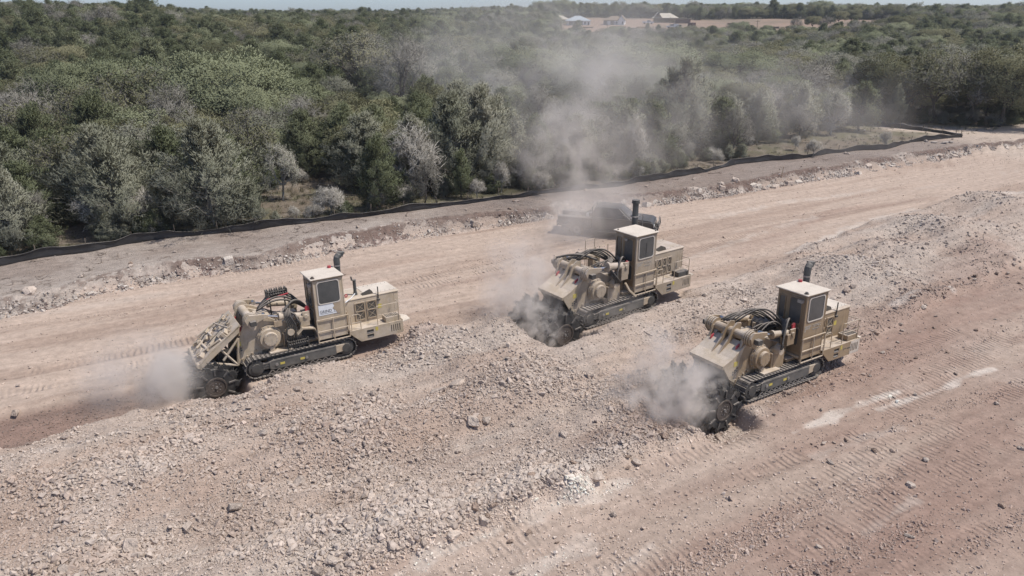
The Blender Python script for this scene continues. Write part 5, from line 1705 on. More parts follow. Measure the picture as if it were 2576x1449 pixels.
for a_ in [
    ('dusty', 40, 628, 400, .95, 'grey dusty juniper at the left edge right behind the silt fence'),
    ('bare', 95, 600, 455, .8, 'scraggly grey bush beside the dusty juniper at the left edge'),
    ('dusty', 300, 588, 335, .95, 'big dusty juniper with feathery tips, second from the left behind the fence'),
    ('dusty', 415, 575, 420, .7, 'lower dusty juniper squeezed between the two biggest ones by the fence'),
    ('dusty', 540, 570, 318, 1.0, 'broad dusty juniper left of the grassy clearing'),
    ('dusty', 640, 562, 440, .7, 'low dusty juniper bush at the left side of the clearing by the fence'),
    ('ghost', 715, 505, 352, .72, 'small silvery tree standing at the left back of the grassy clearing'),
    ('shrub', 835, 540, 468, 1.1, 'leafless grey shrub in the grassy clearing by the fence'),
    ('juniper', 955, 528, 368, .85, 'dark green juniper right of the grassy clearing by the fence'),
    ('dead', 1035, 500, 288, 1.0, 'dead whitish juniper with tangled bare branches left of the dust plume'),
    ('bare', 1075, 515, 400, .7, 'low tangle of grey branches in front of the dead whitish juniper'),
    ('juniper', 870, 440, 262, 1.1, 'dense dark juniper behind the grassy clearing'),
    ('juniper', 770, 445, 300, 1.0, 'dark juniper behind the silvery small tree'),
    ('juniper', 950, 425, 245, 1.0, 'tall dark juniper behind the dead whitish one'),
    ('dusty', 1140, 475, 250, .8, 'grey green juniper right of the dead whitish tree'),
    ('dusty', 1215, 465, 232, .8, 'tall grey green juniper at the left of the dust plume'),
    ('juniper', 1160, 500, 395, .7, 'low green juniper bush by the fence left of the dust plume'),
    ('dead', 1260, 485, 395, .7, 'tangle of pale bare branches at the fence under the dust plume'),
    ('ghost', 1340, 470, 330, .7, 'dusty bare tree in the thickest part of the dust plume'),
    ('ghost', 1420, 455, 350, .7, 'dusty bare tree at the middle of the dust plume'),
    ('bare', 1505, 452, 330, .6, 'thin bare tree behind the pickup in the dust'),
    ('dead', 1590, 440, 265, .5, 'slim white stemmed tree standing alone in the dust'),
    ('ghost', 1700, 405, 300, .95, 'pale dusty tree at the foot of the big rounded one'),
    ('dusty', 1712, 385, 165, .95, 'big rounded dusty juniper right of the plume'),
    ('bare', 1840, 398, 270, .9, 'spreading bare tree at the left end of the grass strip'),
    ('dusty', 1905, 360, 215, .8, 'dusty green tree at the back of the grass strip'),
    ('dusty', 2010, 345, 200, .85, 'rounded dusty tree behind the middle of the grass strip'),
    ('ghost', 2090, 340, 215, .85, 'dusty half bare tree behind the grass strip'),
    ('juniper', 2160, 330, 190, .85, 'grey green tree at the right end of the grass strip'),
    ('dusty', 2245, 318, 205, .7, 'dusty tree at the bend of the silt fence'),
    ('shrub', 2045, 395, 350, .9, 'dry shrub standing in the grass strip by the fence'),
    ('shrub', 2000, 378, 340, .7, 'small dry shrub in the middle of the grass strip'),
    ('shrub', 2225, 372, 330, .8, 'dry shrub at the right end of the grass strip'),
    ('shrub', 1360, 487, 430, .9, 'dry shrub against the silt fence in the dust'),
    ('shrub', 1200, 503, 450, .8, 'grey shrub against the silt fence left of the dust'),
]:
    tree_px(*a_)
for a_ in [
    ('oak', 545, 0, 118, 1.25, 'large pale green oak with a rounded crown, biggest in the left wood', 82),
    ('oak', 620, 0, 195, .8, 'pale green oak hugging the right side of the biggest oak', 77),
    ('oak', 470, 0, 165, .8, 'pale green oak just left of the biggest oak', 84),
    ('oak', 290, 0, 118, 1.2, 'broad flat topped green oak in the left wood', 95),
    ('oak', 160, 0, 150, 1.0, 'green oak left of the broad flat topped one', 95),
    ('budding', 320, 0, 160, 1.2, 'grey oak just leafing out in front of the flat topped oak', 78),
    ('budding', 220, 0, 200, 1.1, 'grey budding oak with twisted dark trunk in the left wood', 75),
    ('bare', 60, 0, 190, 1.1, 'wide grey leafless tree near the left edge', 78),
    ('bare', 430, 0, 215, 1.0, 'grey leafless tree below the pale green oak', 70),
    ('bare', 750, 0, 220, 1.15, 'wide grey leafless tree right of the pale green oak', 70),
    ('bare', 1010, 0, 95, 1.0, 'grey leafless tree above the dead whitish juniper', 96),
    ('budding', 880, 0, 75, 1.3, 'wide brownish oak in the middle of the wood', 115),
    ('olive', 1085, 0, 205, .7, 'yellow green tree in front of the dust plume', 75),
    ('oak', 1560, 0, 90, 1.0, 'green oak seen above the dust plume', 120),
    ('bare', 2040, 0, 130, 1.25, 'grey bare oak with dark twisted limbs in the right wood', 111),
    ('bare', 2190, 0, 150, 1.1, 'tall bare oak right of the twisted one', 110),
    ('olive', 1880, 0, 190, 1.0, 'yellowish tree behind the bare one at the grass strip', 92),
    ('olive', 2280, 0, 130, 1.2, 'dark oak above the silt fence bend', 107),
    ('budding', 2380, 0, 110, 1.2, 'grey oak behind the haul road', 106),
    ('bare', 2480, 0, 120, 1.2, 'bare oak with a dark trunk behind the haul road', 106),
    ('olive', 2560, 0, 105, 1.1, 'dark oak at the right edge behind the haul road', 107),
]:
    tree_px(*a_[:6], d=a_[6])

ROADPTS = ROAD
_ra, _rb = AB(ROAD[:, 0], ROAD[:, 1]); _o = np.argsort(_ra); ROADAB = (_ra[_o], _rb[_o])


def free(x, y, gap):
    for px_, py_, pr_ in PLACED:
        if (px_ - x) ** 2 + (py_ - y) ** 2 < (gap + pr_ * .35) ** 2: return False
    return True


CLEAR = [at(790, 500).xy[:] + (4.2,), at(700, 530).xy[:] + (2.0,), at(860, 505).xy[:] + (2.4,), at(150, 605).xy[:] + (1.8,), at(2080, 372).xy[:] + (4.0,), at(1990, 380).xy[:] + (4.0,), at(1920, 385).xy[:] + (3.4,), at(2170, 360).xy[:] + (4.5,), at(2230, 348).xy[:] + (4.0,)]


def pick_kind(x, y):
    az = math.degrees(math.atan2(x, y)); r = math.hypot(x, y)
    n = float(fbm(np.array([x * .035]), np.array([y * .035]), 3, 101)[0])
    n2 = random.random()
    if az < -8:
        if r < 58: w = dict(dusty=.58, juniper=.34, bare=.08)
        elif r < 100: w = dict(bare=.16, budding=.30, oak=.18, juniper=.28, olive=.08)
        else: w = dict(juniper=.68, olive=.1, budding=.08, bare=.10, oak=.04)
    elif az < 12:
        if r < 75: w = dict(juniper=.50, dusty=.36, bare=.08, ghost=.06)
        else: w = dict(juniper=.50, budding=.18, bare=.12, oak=.12, olive=.08)
    else:
        if r < 90: w = dict(dusty=.42, ghost=.12, bare=.14, juniper=.32)
        else: w = dict(juniper=.36, olive=.24, bare=.12, budding=.14, oak=.14)
    if n > .56: w = {k: v * (1.6 if k in ('bare', 'budding') else 1) for k, v in w.items()}
    if n < .42: w = {k: v * (2.0 if k == 'juniper' else 1) for k, v in w.items()}
    ks = list(w); return random.choices(ks, [w[k] for k in ks])[0]


def blocked(x, y):
    a, b = AB(x, y)
    if b < lb(L_FENCE, a) + 2.2: return True
    if any((x - cx_) ** 2 + (y - cy_) ** 2 < r_ * r_ for cx_, cy_, r_ in CLEAR): return True
    if polydist(np.array([x]), np.array([y]), ROADPTS)[0] < 4.6: return True
    if a > 70 and b < float(np.interp(a, *ROADAB)) + 3: return True
    return False


WORDS = {'juniper': 'dark green juniper', 'dusty': 'grey dusted juniper', 'oak': 'pale green oak', 'olive': 'dull olive oak', 'bare': 'leafless grey tree', 'budding': 'budding grey oak', 'ghost': 'dusty bare tree', 'dead': 'dead pale tree'}


def zone(x, y):
    az = math.degrees(math.atan2(x, y)); r = math.hypot(x, y)
    side = 'left of the big oak' if az < -16 else ('between big oak and dust plume' if az < 1 else ('behind the dust plume' if az < 14 else 'right of the plume'))
    return ('in the near wood ' if r < 60 else ('in the middle wood ' if r < 80 else 'deep in the wood ')) + side


cand = []
yy = 36.0
while yy < 150:
    xx = -110.0
    st = 3.5 if yy < 80 else 4.2
    while xx < 130:
        x = xx + random.uniform(-.42, .42) * st; y = yy + random.uniform(-.42, .42) * st
        xx += st
        az = abs(math.degrees(math.atan2(x, y)))
        if az > 38.5 or blocked(x, y): continue
        cand.append((math.hypot(x, y), x, y))
    yy += st * .9
cand.sort()
NT = 0
NEARW = []
LAST_R = 0
REST = []
for r, x, y in cand:
    if not free(x, y, 1.5 if r < 70 else 1.9): continue
    if NT >= 243: REST.append((x, y)); PLACED.append((x, y, 1.5)); continue
    k = pick_kind(x, y)
    h = {'juniper': 5.4, 'dusty': 5.6, 'oak': 6.2, 'olive': 5.8, 'bare': 5.4, 'budding': 5.8, 'ghost': 5.0, 'dead': 5}[k] * random.uniform(.72, 1.12)
    if r > 70: h *= .95
    z_ = zone(x, y)
    NEARW.append(tree(k, x, y, h, random.uniform(.98, 1.30), f'{WORDS[k]} {z_}', f'{WORDS[k]}s {z_}'))
    NEARW[-1]['kindword'] = WORDS[k]
    NT += 1; LAST_R = r
print('trees', len(PLACED), 'rest near', len(REST), 'last r', LAST_R)

_w = {o.name: o['kindword'] for o in NEARW}
for o in NEARW: del o['kindword']
_b = by_u((170, 'at the left edge'), (400, 'by the flat oak'), (660, 'around the big oak'), (930, 'right of the big oak'), (1170, 'around the dead tree'), (1400, 'left in the plume'), (1660, 'right in the plume'), (1860, 'by the rounded juniper'), (2240, 'behind the grass strip'), (9999, 'behind the haul road'))
def _place(u, v, o):
    q = math.hypot(o.location.x, o.location.y)
    return ('in the near wood ' if q < 58 else ('in the middle wood ' if q < 74 else 'deep in the wood ')) + _b(u, v, o)
relabel(NEARW, lambda o: _w[o.name], _place)


def make_forest():
    """the far wood: past the nearest trees it reads as one mass"""
    meshes, pools = [], {}
    for k in ('juniper', 'oak', 'olive', 'bare', 'budding', 'dusty', 'ghost'):
        pools[k] = []
        for cr, tr in KIND[k][:2]:
            v = []; 
            bm = bmesh.new(); bm.from_mesh(cr); n0 = len(bm.faces); bm.from_mesh(tr)
            bm.faces.ensure_lookup_table()
            nm = len(cr.materials)
            for i, f in enumerate(bm.faces):
                if i >= n0: f.material_index = nm
            me = bpy.data.meshes.new(k + '_far'); bm.to_mesh(me); bm.free()
            for m in cr.materials: me.materials.append(m)
            me.materials.append(tr.materials[0])
            pools[k].append(len(meshes)); meshes.append(me)
    coll = proto_coll('far_trees', meshes)
    P = list(REST)
    rr = 150.0
    rings = []
    R = 120.0
    while R < 900:
        st = 4.3 if R < 180 else (5.0 if R < 320 else (6.5 if R < 520 else 10))
        n = int(math.radians(79) * R / st)
        for k in range(n):
            az = math.radians(-39.5 + 79 * (k + random.random()) / n); r = R + random.uniform(0, st)
            x, y = r * math.sin(az), r * math.cos(az)
            if y < 150 and abs(x) < 110 and r < 160 and y <= 150: 
                if y <= 149: continue
            P.append((x, y))
        R += st * .92
    P = np.array(P)
    # trees beyond the flank of the near grid
    lot = lotmask(P[:, 0], P[:, 1]) > .25
    az = np.degrees(np.arctan2(P[:, 0], P[:, 1])); r = np.hypot(P[:, 0], P[:, 1])
    thin = (r > 318) & (r < 350) & (az > 3) & (az < 25)
    keep = ~lot & ~(thin & (RNG.uniform(size=len(P)) < .5))
    keep &= ~np.array([blocked(x, y) for x, y in P])
    P = P[keep]; n = len(P)
    kinds = [pick_kind(x, y) for x, y in P]
    idx = np.array([random.choice(pools.get(k, pools['juniper'])) for k in kinds])
    r = np.hypot(P[:, 0], P[:, 1]); az = np.degrees(np.arctan2(P[:, 0], P[:, 1]))
    s = RNG.uniform(.66, 1.08, n)
    s *= np.where((r > 440) & (az > 2), 1.25, 1.0) * np.where(RNG.uniform(size=n) < .06, 1.25, 1)
    s *= np.where((r > 290) & (r < 352) & (az > 2) & (az < 26), .85, 1)
    z = T(P[:, 0], P[:, 1]) - .1
    sc_ = np.stack([s * RNG.uniform(1.1, 1.5, n), s * RNG.uniform(1.1, 1.5, n), s], 1)
    rot = np.stack([np.zeros(n), np.zeros(n), RNG.uniform(0, 6.28, n)], 1)
    print('far trees', n)
    o = scatter('far_forest', np.stack([P[:, 0], P[:, 1], z], 1), rot, sc_, idx, coll)
    tag(o, 'distant mixed juniper and oak wood covering the hills', 'forest', kind='stuff')


make_forest()


def make_undergrowth():
    """dry grass and brush on the wood floor and littered twigs on the terrace"""
    rg = np.random.default_rng(5)
    def tuft(seed, h, n, sp):
        r_ = np.random.default_rng(seed)
        b = np.stack([r_.normal(0, sp, n), r_.normal(0, sp, n), np.zeros(n)], 1)
        d = unit(np.stack([r_.normal(0, .45, n), r_.normal(0, .45, n), np.ones(n)], 1))
        v, f = blades(b, d, r_.uniform(.5, 1, n) * h, .012, r_)
        return np_mesh('tuft', v, f)
    DRY = inst_mat('dry_grass', (.3, .27, .2), tint='inst')
    meshes = [tuft(i, .45, 26, .12) for i in range(3)]
    mb = MB()
    for k in range(9):
        p = rg.normal(size=3) * np.array([.3, .3, .03]) + np.array([0, 0, .06]); q = p + rg.normal(size=3) * np.array([.4, .4, .08])
        mb.tube([p, (p + q) / 2 + rg.normal(size=3) * .05, q], .014, 4)
    meshes.append(mb.mesh('twigs'))
    for m in meshes: m.materials.append(DRY)
    coll = proto_coll('dry_tufts', meshes)
    M = 60000
    az = np.radians(rg.uniform(-40, 40, M)); r = 1 / (1 / 30 + rg.uniform(0, 1, M) * (1 / 110 - 1 / 30))
    x = r * np.sin(az); y = r * np.cos(az); a, b = AB(x, y)
    f = b - lb(L_FENCE, a); t = b - lb(L_TOP, a)
    n = fbm(x * .3, y * .3, 3, 121)
    inw = f > .15
    ter = (t > .4) & (f < -.2)
    keep = (inw & (rg.uniform(size=M) < .10 + .35 * sm(n, .45, .65))) | (ter & (rg.uniform(size=M) < .05 * sm(n, .45, .6) + .012))
    x, y, inw = x[keep], y[keep], inw[keep]
    n = len(x)
    idx = np.where(inw, rg.integers(0, 4, n), 3)
    s = rg.uniform(.35, 1.0, n) * np.where(inw, 1, .7)
    c = np.where((rg.uniform(size=n) < .5)[:, None], np.array([[.21, .175, .125]]), np.array([[.13, .125, .075]])) * rg.uniform(.75, 1.35, (n, 1))
    c = np.where(inw[:, None], c, np.array([[.25, .20, .165]]) * rg.uniform(.6, 1.3, (n, 1)))
    o = scatter('dry_brush', np.stack([x, y, T(x, y)], 1), np.stack([np.zeros(n), np.zeros(n), rg.uniform(0, 6.28, n)], 1), np.repeat(s[:, None], 3, 1), idx, coll, c)
    tag(o, 'dry grass tufts and fallen twigs along the silt fence', 'dry grass', kind='stuff')


make_undergrowth()


def make_underbrush():
    """low scrub, saplings and fallen limbs under the near trees"""
    meshes = [KIND['shrub'][0][0], KIND['juniper'][0][0], KIND['dusty'][2][0], KIND['bare'][1][0], KIND['dead'][1][0]]
    coll = proto_coll('scrub', meshes)
    base = np.array([.9, .30, .26, .26, .26])
    rg = np.random.default_rng(77)
    M = 9000
    az = np.radians(rg.uniform(-39, 39, M)); r = rg.uniform(34, 118, M)
    x = r * np.sin(az); y = r * np.cos(az); a, b = AB(x, y)
    f_ = b - lb(L_FENCE, a)
    n = fbm(x * .18, y * .18, 3, 141)
    keep = (f_ > .9) & (rg.uniform(size=M) < .10 + .5 * sm(n, .42, .62)) & (polydist(x, y, ROAD) > 4.3)
    keep &= ~((a > 74) & (b < np.interp(a, *ROADAB) + 3.5))
    for cx_, cy_, r_ in CLEAR: keep &= (np.hypot(x - cx_, y - cy_) > r_ * 1.1)
    x, y = x[keep], y[keep]; n = len(x)
    idx = rg.choice(5, n, p=[.10, .36, .34, .12, .08])
    s = base[idx] * rg.uniform(.45, 1.25, n)
    rot = np.stack([rg.normal(0, .15, n), rg.normal(0, .15, n), rg.uniform(0, 6.28, n)], 1)
    sc_ = np.stack([s * 1.25, s * 1.25, s], 1)
    print('underbrush', n)
    o = scatter('underbrush', np.stack([x, y, T(x, y) - .05], 1), rot, sc_, idx, coll)
    tag(o, 'low tangled scrub and saplings under the trees', 'scrub', kind='stuff')


make_underbrush()
# ------------------------------------------------------------------ silt fence and stakes
CLOTH = simple('black_fabric', (.016, .016, .018), .5, var=.35, vscale=1.5, dust=.75, dustcol=(.30, .275, .25), side=.07, spec=.5)
WOOD = simple('stake_wood', (.36, .28, .19), .85, var=.2, vscale=8)


def silt_fence(pts, label, hbase=.62, seed=3):
    pts = [Vector((p[0], p[1])) for p in pts]
    # resample
    d = [0]
    for i in range(1, len(pts)): d.append(d[-1] + (pts[i] - pts[i - 1]).length)
    n = int(d[-1] / .3)
    P = np.stack([np.interp(np.linspace(0, d[-1], n), d, [p[k] for p in pts]) for k in (0, 1)], 1)
    S = np.linspace(0, d[-1], n)
    P[:, 1] += (fbm(S * .5, S * 0, 2, seed) - .5) * .16
    tg = np.gradient(P, axis=0); tg /= np.linalg.norm(tg, axis=1, keepdims=True); nr = np.stack([-tg[:, 1], tg[:, 0]], 1)
    sag = .5 + .5 * np.cos(S * 2 * np.pi / 2.4)
    low = sm(fbm(S * .22, S * 0, 2, seed + 1), .52, .70)
    h = hbase * (.78 + .18 * sag + .25 * (fbm(S * .7, S * 0, 2, seed + 2) - .5)) * (1 - .45 * low)
    lean = -.10 - .40 * low * (vn(S * .3, S * 0, seed + 5) - .1)
    prof = [(0, -.08), (.06, .02), (.03, .25), (.02, .55), (.0, .85), (.015, 1.0), (.05, .97)]
    rows = []
    z0 = T(P[:, 0], P[:, 1])
    m = len(prof)
    V = np.zeros((n, m * 2, 3))
    for k, (o, t) in enumerate(prof):
        wob = (fbm(S * 1.7, S * 0 + t * 3, 2, seed + 7) - .5) * .14 * (t > 0)
        off = -o + lean * t * h + wob
        V[:, k, 0] = P[:, 0] + nr[:, 0] * off; V[:, k, 1] = P[:, 1] + nr[:, 1] * off; V[:, k, 2] = z0 + t * h
        V[:, 2 * m - 1 - k, 0] = P[:, 0] + nr[:, 0] * (off + .012); V[:, 2 * m - 1 - k, 1] = P[:, 1] + nr[:, 1] * (off + .012); V[:, 2 * m - 1 - k, 2] = z0 + t * h - (.004 if k == m - 1 else 0)
    M2 = 2 * m
    idx = np.arange(n * M2).reshape(n, M2)
    f = np.stack([idx[:-1], np.roll(idx[:-1], -1, 1), np.roll(idx[1:], -1, 1), idx[1:]], -1).reshape(-1, 4)
    root = empty('silt_fence', (0, 0, 0)); tag(root, label, 'fence')
    me = np_mesh('fabric', V.reshape(-1, 3), f); me.materials.append(CLOTH); me.polygons.foreach_set('use_smooth', np.ones(len(f), bool))
    link('fabric', me, root)
    pm = MB(); pm.box(-.022, .022, -.022, .022, -.2, .82); pm = pm.mesh('stake', simple('weathered_post', (.16, .13, .10), .85))
    s = 0.
    while s < d[-1]:
        i = min(int(s / d[-1] * n), n - 1)
        o = link('post', pm, root); o.location = (P[i, 0] + nr[i, 0] * .06, P[i, 1] + nr[i, 1] * .06, z0[i]); o.rotation_euler = (random.gauss(0, .06), random.gauss(0, .06), random.random()); o.scale = (1, 1, random.uniform(.85, 1.05))
        s += 2.4


fp = [G(u, v, TERR) for u, v in L_FENCE_PX]
silt_fence(fp, 'long sagging black silt fence along the edge of the wood')
silt_fence([G(u, v, TERR) for u, v in [(2420, 343), (2380, 338), (2340, 331), (2290, 326), (2230, 319), (2180, 312)]], 'short black silt fence running back beside the haul road', .6, 9)

for (u, v, h, lab) in [(1112, 497, .85, 'left one of the pair of white stakes behind the fence'), (1124, 496, .8, 'right one of the pair of white stakes behind the fence'), (1861, 404, .9, 'pale stake standing at the fence before the grass strip'), (1966, 446, .95, 'thin pale stake on the bank right of the truck'), (1608, 440, 1.1, 'thin grey stake behind the fence in the dust')]:
    p = at(u, v); m = MB(); m.box(-.022, .022, -.022, .022, -.1, h); o = m.build('survey_stake', WOOD)
    o.location = p; o.rotation_euler = (random.gauss(0, .07), random.gauss(0, .07), random.random()); tag(o, lab, 'stake')

# pale stones lying under the trees at the fence bend
q_a, q_b = [], []
for k, (u, v, s) in enumerate([(2195, 302, .8), (2205, 308, .6), (2190, 296, .6), (2240, 318, .9), (2262, 319, .7), (2288, 320, .9), (2172, 330, .8), (2215, 314, .7)]):
    p = at(u, v); q_a.append(rock(p.x, p.y, s, (.5, .46, .42), 'pale stone dumped under the trees at the bend of the silt fence', 'stones at the fence bend', .7))
for k, (u, v, s) in enumerate([(2375, 362, 1.0), (2350, 360, .7), (2330, 357, .6), (2390, 359, .6)]):
    p = at(u, v); q_b.append(rock(p.x, p.y, s, (.4, .35, .31), 'tan rock lying near the fence corner beside the haul road', 'rocks at the fence corner', .8))
relabel(q_a, lambda o: 'pale stone', lambda u, v, o: 'under the trees at the silt fence bend')
relabel(q_b, lambda o: 'tan rock', lambda u, v, o: 'near the fence corner by the haul road')

# ------------------------------------------------------------------ service pickup
CARP = simple('black_car_paint', (.026, .027, .029), .28, var=.1, dust=.22, dustcol=(.25, .23, .21), side=.06, spec=.5)
CARG = simple('car_glass', (.02, .024, .027), .08, var=.1, dust=.2, side=.12, spec=.6)
TYRE = simple('tyre', (.025, .025, .025), .85, dust=.4, side=.3, dustcol=(.28, .25, .22))
RIM = simple('wheel_rim', (.20, .195, .19), .45, metal=.5, dust=.3, side=.3)
LAMP = simple('headlight_glass', (.62, .63, .64), .15, var=.05, side=.1)


def pickup():
    a = at(1458, 582); b = at(1657, 596)
    yaw = math.atan2(b.y - a.y, b.x - a.x)
    root = empty('pickup_truck', a, (0, 0, yaw), .95); tag(root, 'black crew cab pickup with utility bed boxes standing in the dust behind the middle miner', 'truck')
    ax = 4.15
    def side_poly(pts): return pts
    b = MB()
    # lower body: cab and nose
    b.prism([(1.02, .62), (1.02, 1.28), (3.55, 1.30), (4.95, 1.22), (5.10, 1.1), (5.12, .6), (4.75, .55), (3.0, .48), (1.2, .48)], -.98, .98)
    b.prism([(3.52, 1.28), (4.95, 1.21), (5.05, 1.16), (5.05, 1.2), (4.85, 1.30), (3.5, 1.40)], -.86, .86)
    body = b.build('body', CARP, root, bevel=.03)
    c = MB()
    lo = [(1.06, 1.285), (3.55, 1.31), (2.75, 1.98), (1.35, 2.02), (1.10, 1.9)]
    n = len(lo)
    v = [(p[0], -.95 + .16 * (p[1] - 1.28) / .7, p[1]) for p in lo] + [(p[0], .95 - .16 * (p[1] - 1.28) / .7, p[1]) for p in lo]
    c.add(v, [tuple(range(n))[::-1], tuple(range(n, 2 * n))] + [(i, (i + 1) % n, n + (i + 1) % n, n + i) for i in range(n)])
    cab = c.build('cab', CARP, root, bevel=.03)
    for sd in (-1, 1):
        for nm, q in (('rear_window', [(1.28, 1.36), (2.02, 1.36), (2.02, 1.86), (1.32, 1.88)]), ('front_window', [(2.10, 1.36), (3.18, 1.36), (2.66, 1.85), (2.10, 1.86)])):
            w = MB(); yo = lambda z: sd * (.95 - .16 * (z - 1.28) / .7 + .006)
            m = len(q); vv = [(p[0], yo(p[1]), p[1]) for p in q] + [(p[0], yo(p[1]) - sd * .02, p[1]) for p in q]
            w.add(vv, [tuple(range(m)), tuple(range(m, 2 * m))[::-1]] + [(i, (i + 1) % m, m + (i + 1) % m, m + i) for i in range(m)])
            w.build(nm, CARG, cab)
        q = MB(); q.box(1.3, 3.2, sd * .985 - .012, sd * .985 + .012, 1.318, 1.34); q.build('window_trim', RIM, cab)
        mi = MB(); mi.box(3.02, 3.2, sd * 1.02 - .1, sd * 1.02 + .12, 1.38, 1.62); mi.build('side_mirror', CARP, cab, bevel=.02)
        rb = MB(); rb.box(1.4, 3.4, sd * 1.0 - .1, sd * 1.0 + .08, .40, .45); rb.build('running_board', RIM, root)
        for dx in (1.95, 2.75):
            h = MB(); h.box(dx, dx + .2, sd * .985, sd * 1.01, 1.16, 1.2); h.build('door_handle', CARP, cab)
        hl = MB(); hl.box(4.9, 5.13, sd * .78 - .18, sd * .78 + .18, .88, 1.08); hl.build('headlight', LAMP, root, bevel=.02)
        fl = MB(); fl.box(5.1, 5.2, sd * .75 - .09, sd * .75 + .09, .56, .66); fl.build('fog_lamp', LAMP, root)
        for wx in (0, ax):
            t = MB(); t.cyl((wx, sd * .72, .41), (wx, sd * 1.02, .41), .41, 22); to = t.build('wheel', TYRE, root, bevel=.03)
            r = MB(); r.cyl((wx, sd * 1.0, .41), (wx, sd * 1.035, .41), .24, 18); r.build('rim', RIM, to)
            h = MB(); h.cyl((wx, sd * 1.03, .41), (wx, sd * 1.07, .41), .09, 10); h.build('hub_cap', STEEL_D, to)
            ar = MB(); ro = [(wx + .52 * math.cos(k * math.pi / 10), .43 + .52 * math.sin(k * math.pi / 10)) for k in range(11)]; ri = [(wx + .45 * math.cos(k * math.pi / 10), .43 + .45 * math.sin(k * math.pi / 10)) for k in range(11)]
            ar.prism(ro + ri[::-1], sd * .985, sd * 1.05); ar.build('wheel_arch', CARP, root)
    ws = MB(); q = [(3.44, 1.40), (2.80, 1.94)]
    ws.add([(3.45, -.84, 1.41), (3.45, .84, 1.41), (2.82, .74, 1.94), (2.82, -.74, 1.94), (3.43, -.84, 1.39), (3.43, .84, 1.39), (2.80, .74, 1.92), (2.80, -.74, 1.92)], [(0, 1, 2, 3), (7, 6, 5, 4), (0, 4, 5, 1), (1, 5, 6, 2), (2, 6, 7, 3), (3, 7, 4, 0)])
    for k in range(8): ws.v[k] = (ws.v[k][0] + .03, ws.v[k][1], ws.v[k][2] + .025)
    ws.build('windshield', CARG, cab)
    gr = MB(); gr.box(5.08, 5.14, -.58, .58, .72, 1.10); gr.build('grille', STEEL_D, root)
    bu = MB(); bu.box(5.02, 5.28, -.98, .98, .50, .74); bu.build('bumper', STEEL_D, root, bevel=.03)
    bg_ = MB()
    for y_ in (-.9, -.45, .45, .9): bg_.tube([(5.28, y_, .5), (5.38, y_, .8), (5.32, y_, 1.2)], .035, 6)
    for z_ in (.8, 1.0, 1.2): bg_.tube([(5.30 + .06 * (z_ < 1), -.95, z_), (5.36, 0, z_), (5.30 + .06 * (z_ < 1), .95, z_)], .035, 6)
    bg_.build('brush_guard', STEEL_D, root)
    bd = MB(); bd.box(-1.38, .98, -.98, .98, .62, .70); bd.box(-1.42, -1.36, -.98, .98, .55, .95)
    bd.build('bed_floor', CARP, root)
    for sd in (-1, 1):
        bx = MB(); bx.prism([(-1.35, .66), (-1.35, 1.22), (.30, 1.22), (.30, .66), (.55, .66), (.5, .95), (-.5, .95), (-.55, .66)] if False else [(-1.35, .82), (-1.35, 1.24), (.42, 1.24), (.42, .82)], sd * .78 - .22, sd * .78 + .22)
        bx.build('tool_box', CARP, root, bevel=.015)
        b2 = MB(); b2.box(.44, .98, sd * .78 - .22, sd * .78 + .22, .56, 1.24); b2.build('tool_box', CARP, root, bevel=.015)
        ld = MB(); ld.box(-1.37, .43, sd * .78 - .235, sd * .78 + .235, 1.241, 1.275); ld.build('box_lid', SILVER, root)
        ld = MB(); ld.box(.45, .99, sd * .78 - .235, sd * .78 + .235, 1.241, 1.275); ld.build('box_lid', SILVER, root)
        lt = MB(); lt.box(-.6, -.52, sd * 1.0, sd * 1.015, 1.0, 1.07); lt.box(.66, .74, sd * 1.0, sd * 1.015, 1.0, 1.07); lt.build('box_latch', RIM, root)
        tl = MB(); tl.box(-1.44, -1.42, sd * .85 - .08, sd * .85 + .08, .72, .9); tl.build('tail_light', RED_M, root)
    fr = MB(); fr.box(-1.2, 4.8, -.5, .5, .36, .5); fr.build('chassis', STEEL_D, root)
    mf = MB()
    for sd in (-1, 1): mf.box(-.56, -.54, sd * .72 - .15, sd * .72 + .25, .2, .66)
    mf.build('mud_flap', TYRE, root)
    rk = MB(); rk.tube([(1.0, -.9, 1.24), (1.0, -.9, 2.0), (1.0, .9, 2.0), (1.0, .9, 1.24)], .04, 6); rk.build('headache_rack', STEEL_D, root)
    # load: tarp heap, welder, hose reel
    rg = np.random.default_rng(8)
    nx_, ny_ = 14, 9
    X, Y = np.meshgrid(np.linspace(-1.25, .35, nx_), np.linspace(-.55, .55, ny_), indexing='ij')
    Z = .72 + .62 * np.exp(-((X + .35) / .62) ** 2 - (Y / .42) ** 2) + .16 * fbm(X * 4, Y * 4, 3, 5)
    V = np.stack([X, Y, Z], -1).reshape(-1, 3); V2 = V.copy(); V2[:, 2] = .70
    idx = np.arange(nx_ * ny_).reshape(nx_, ny_)
    f = np.stack([idx[:-1, :-1], idx[1:, :-1], idx[1:, 1:], idx[:-1, 1:]], -1).reshape(-1, 4)
    me = np_mesh('tarp', V, f); me.materials.append(simple('grey_tarp', (.16, .15, .14), .7, var=.3)); o = link('tarp', me)
    M = Matrix.Translation(a) @ Matrix.Rotation(yaw, 4, 'Z') @ Matrix.Scale(.95, 4)
    o.matrix_world = M; tag(o, 'crumpled grey tarp heaped over gear in the pickup bed', 'tarp')
    hr = MB(); hr.cyl((.72, -.2, 1.15), (.72, .2, 1.15), .30, 16); hr.cyl((.72, -.24, 1.15), (.72, -.2, 1.15), .38, 16); hr.cyl((.72, .2, 1.15), (.72, .24, 1.15), .38, 16); hr.box(.5, .94, -.22, .22, .70, .9)
    o = hr.build('hose_reel', STEEL_D); o.matrix_world = M; tag(o, 'dark hose reel mounted behind the pickup cab', 'hose reel')
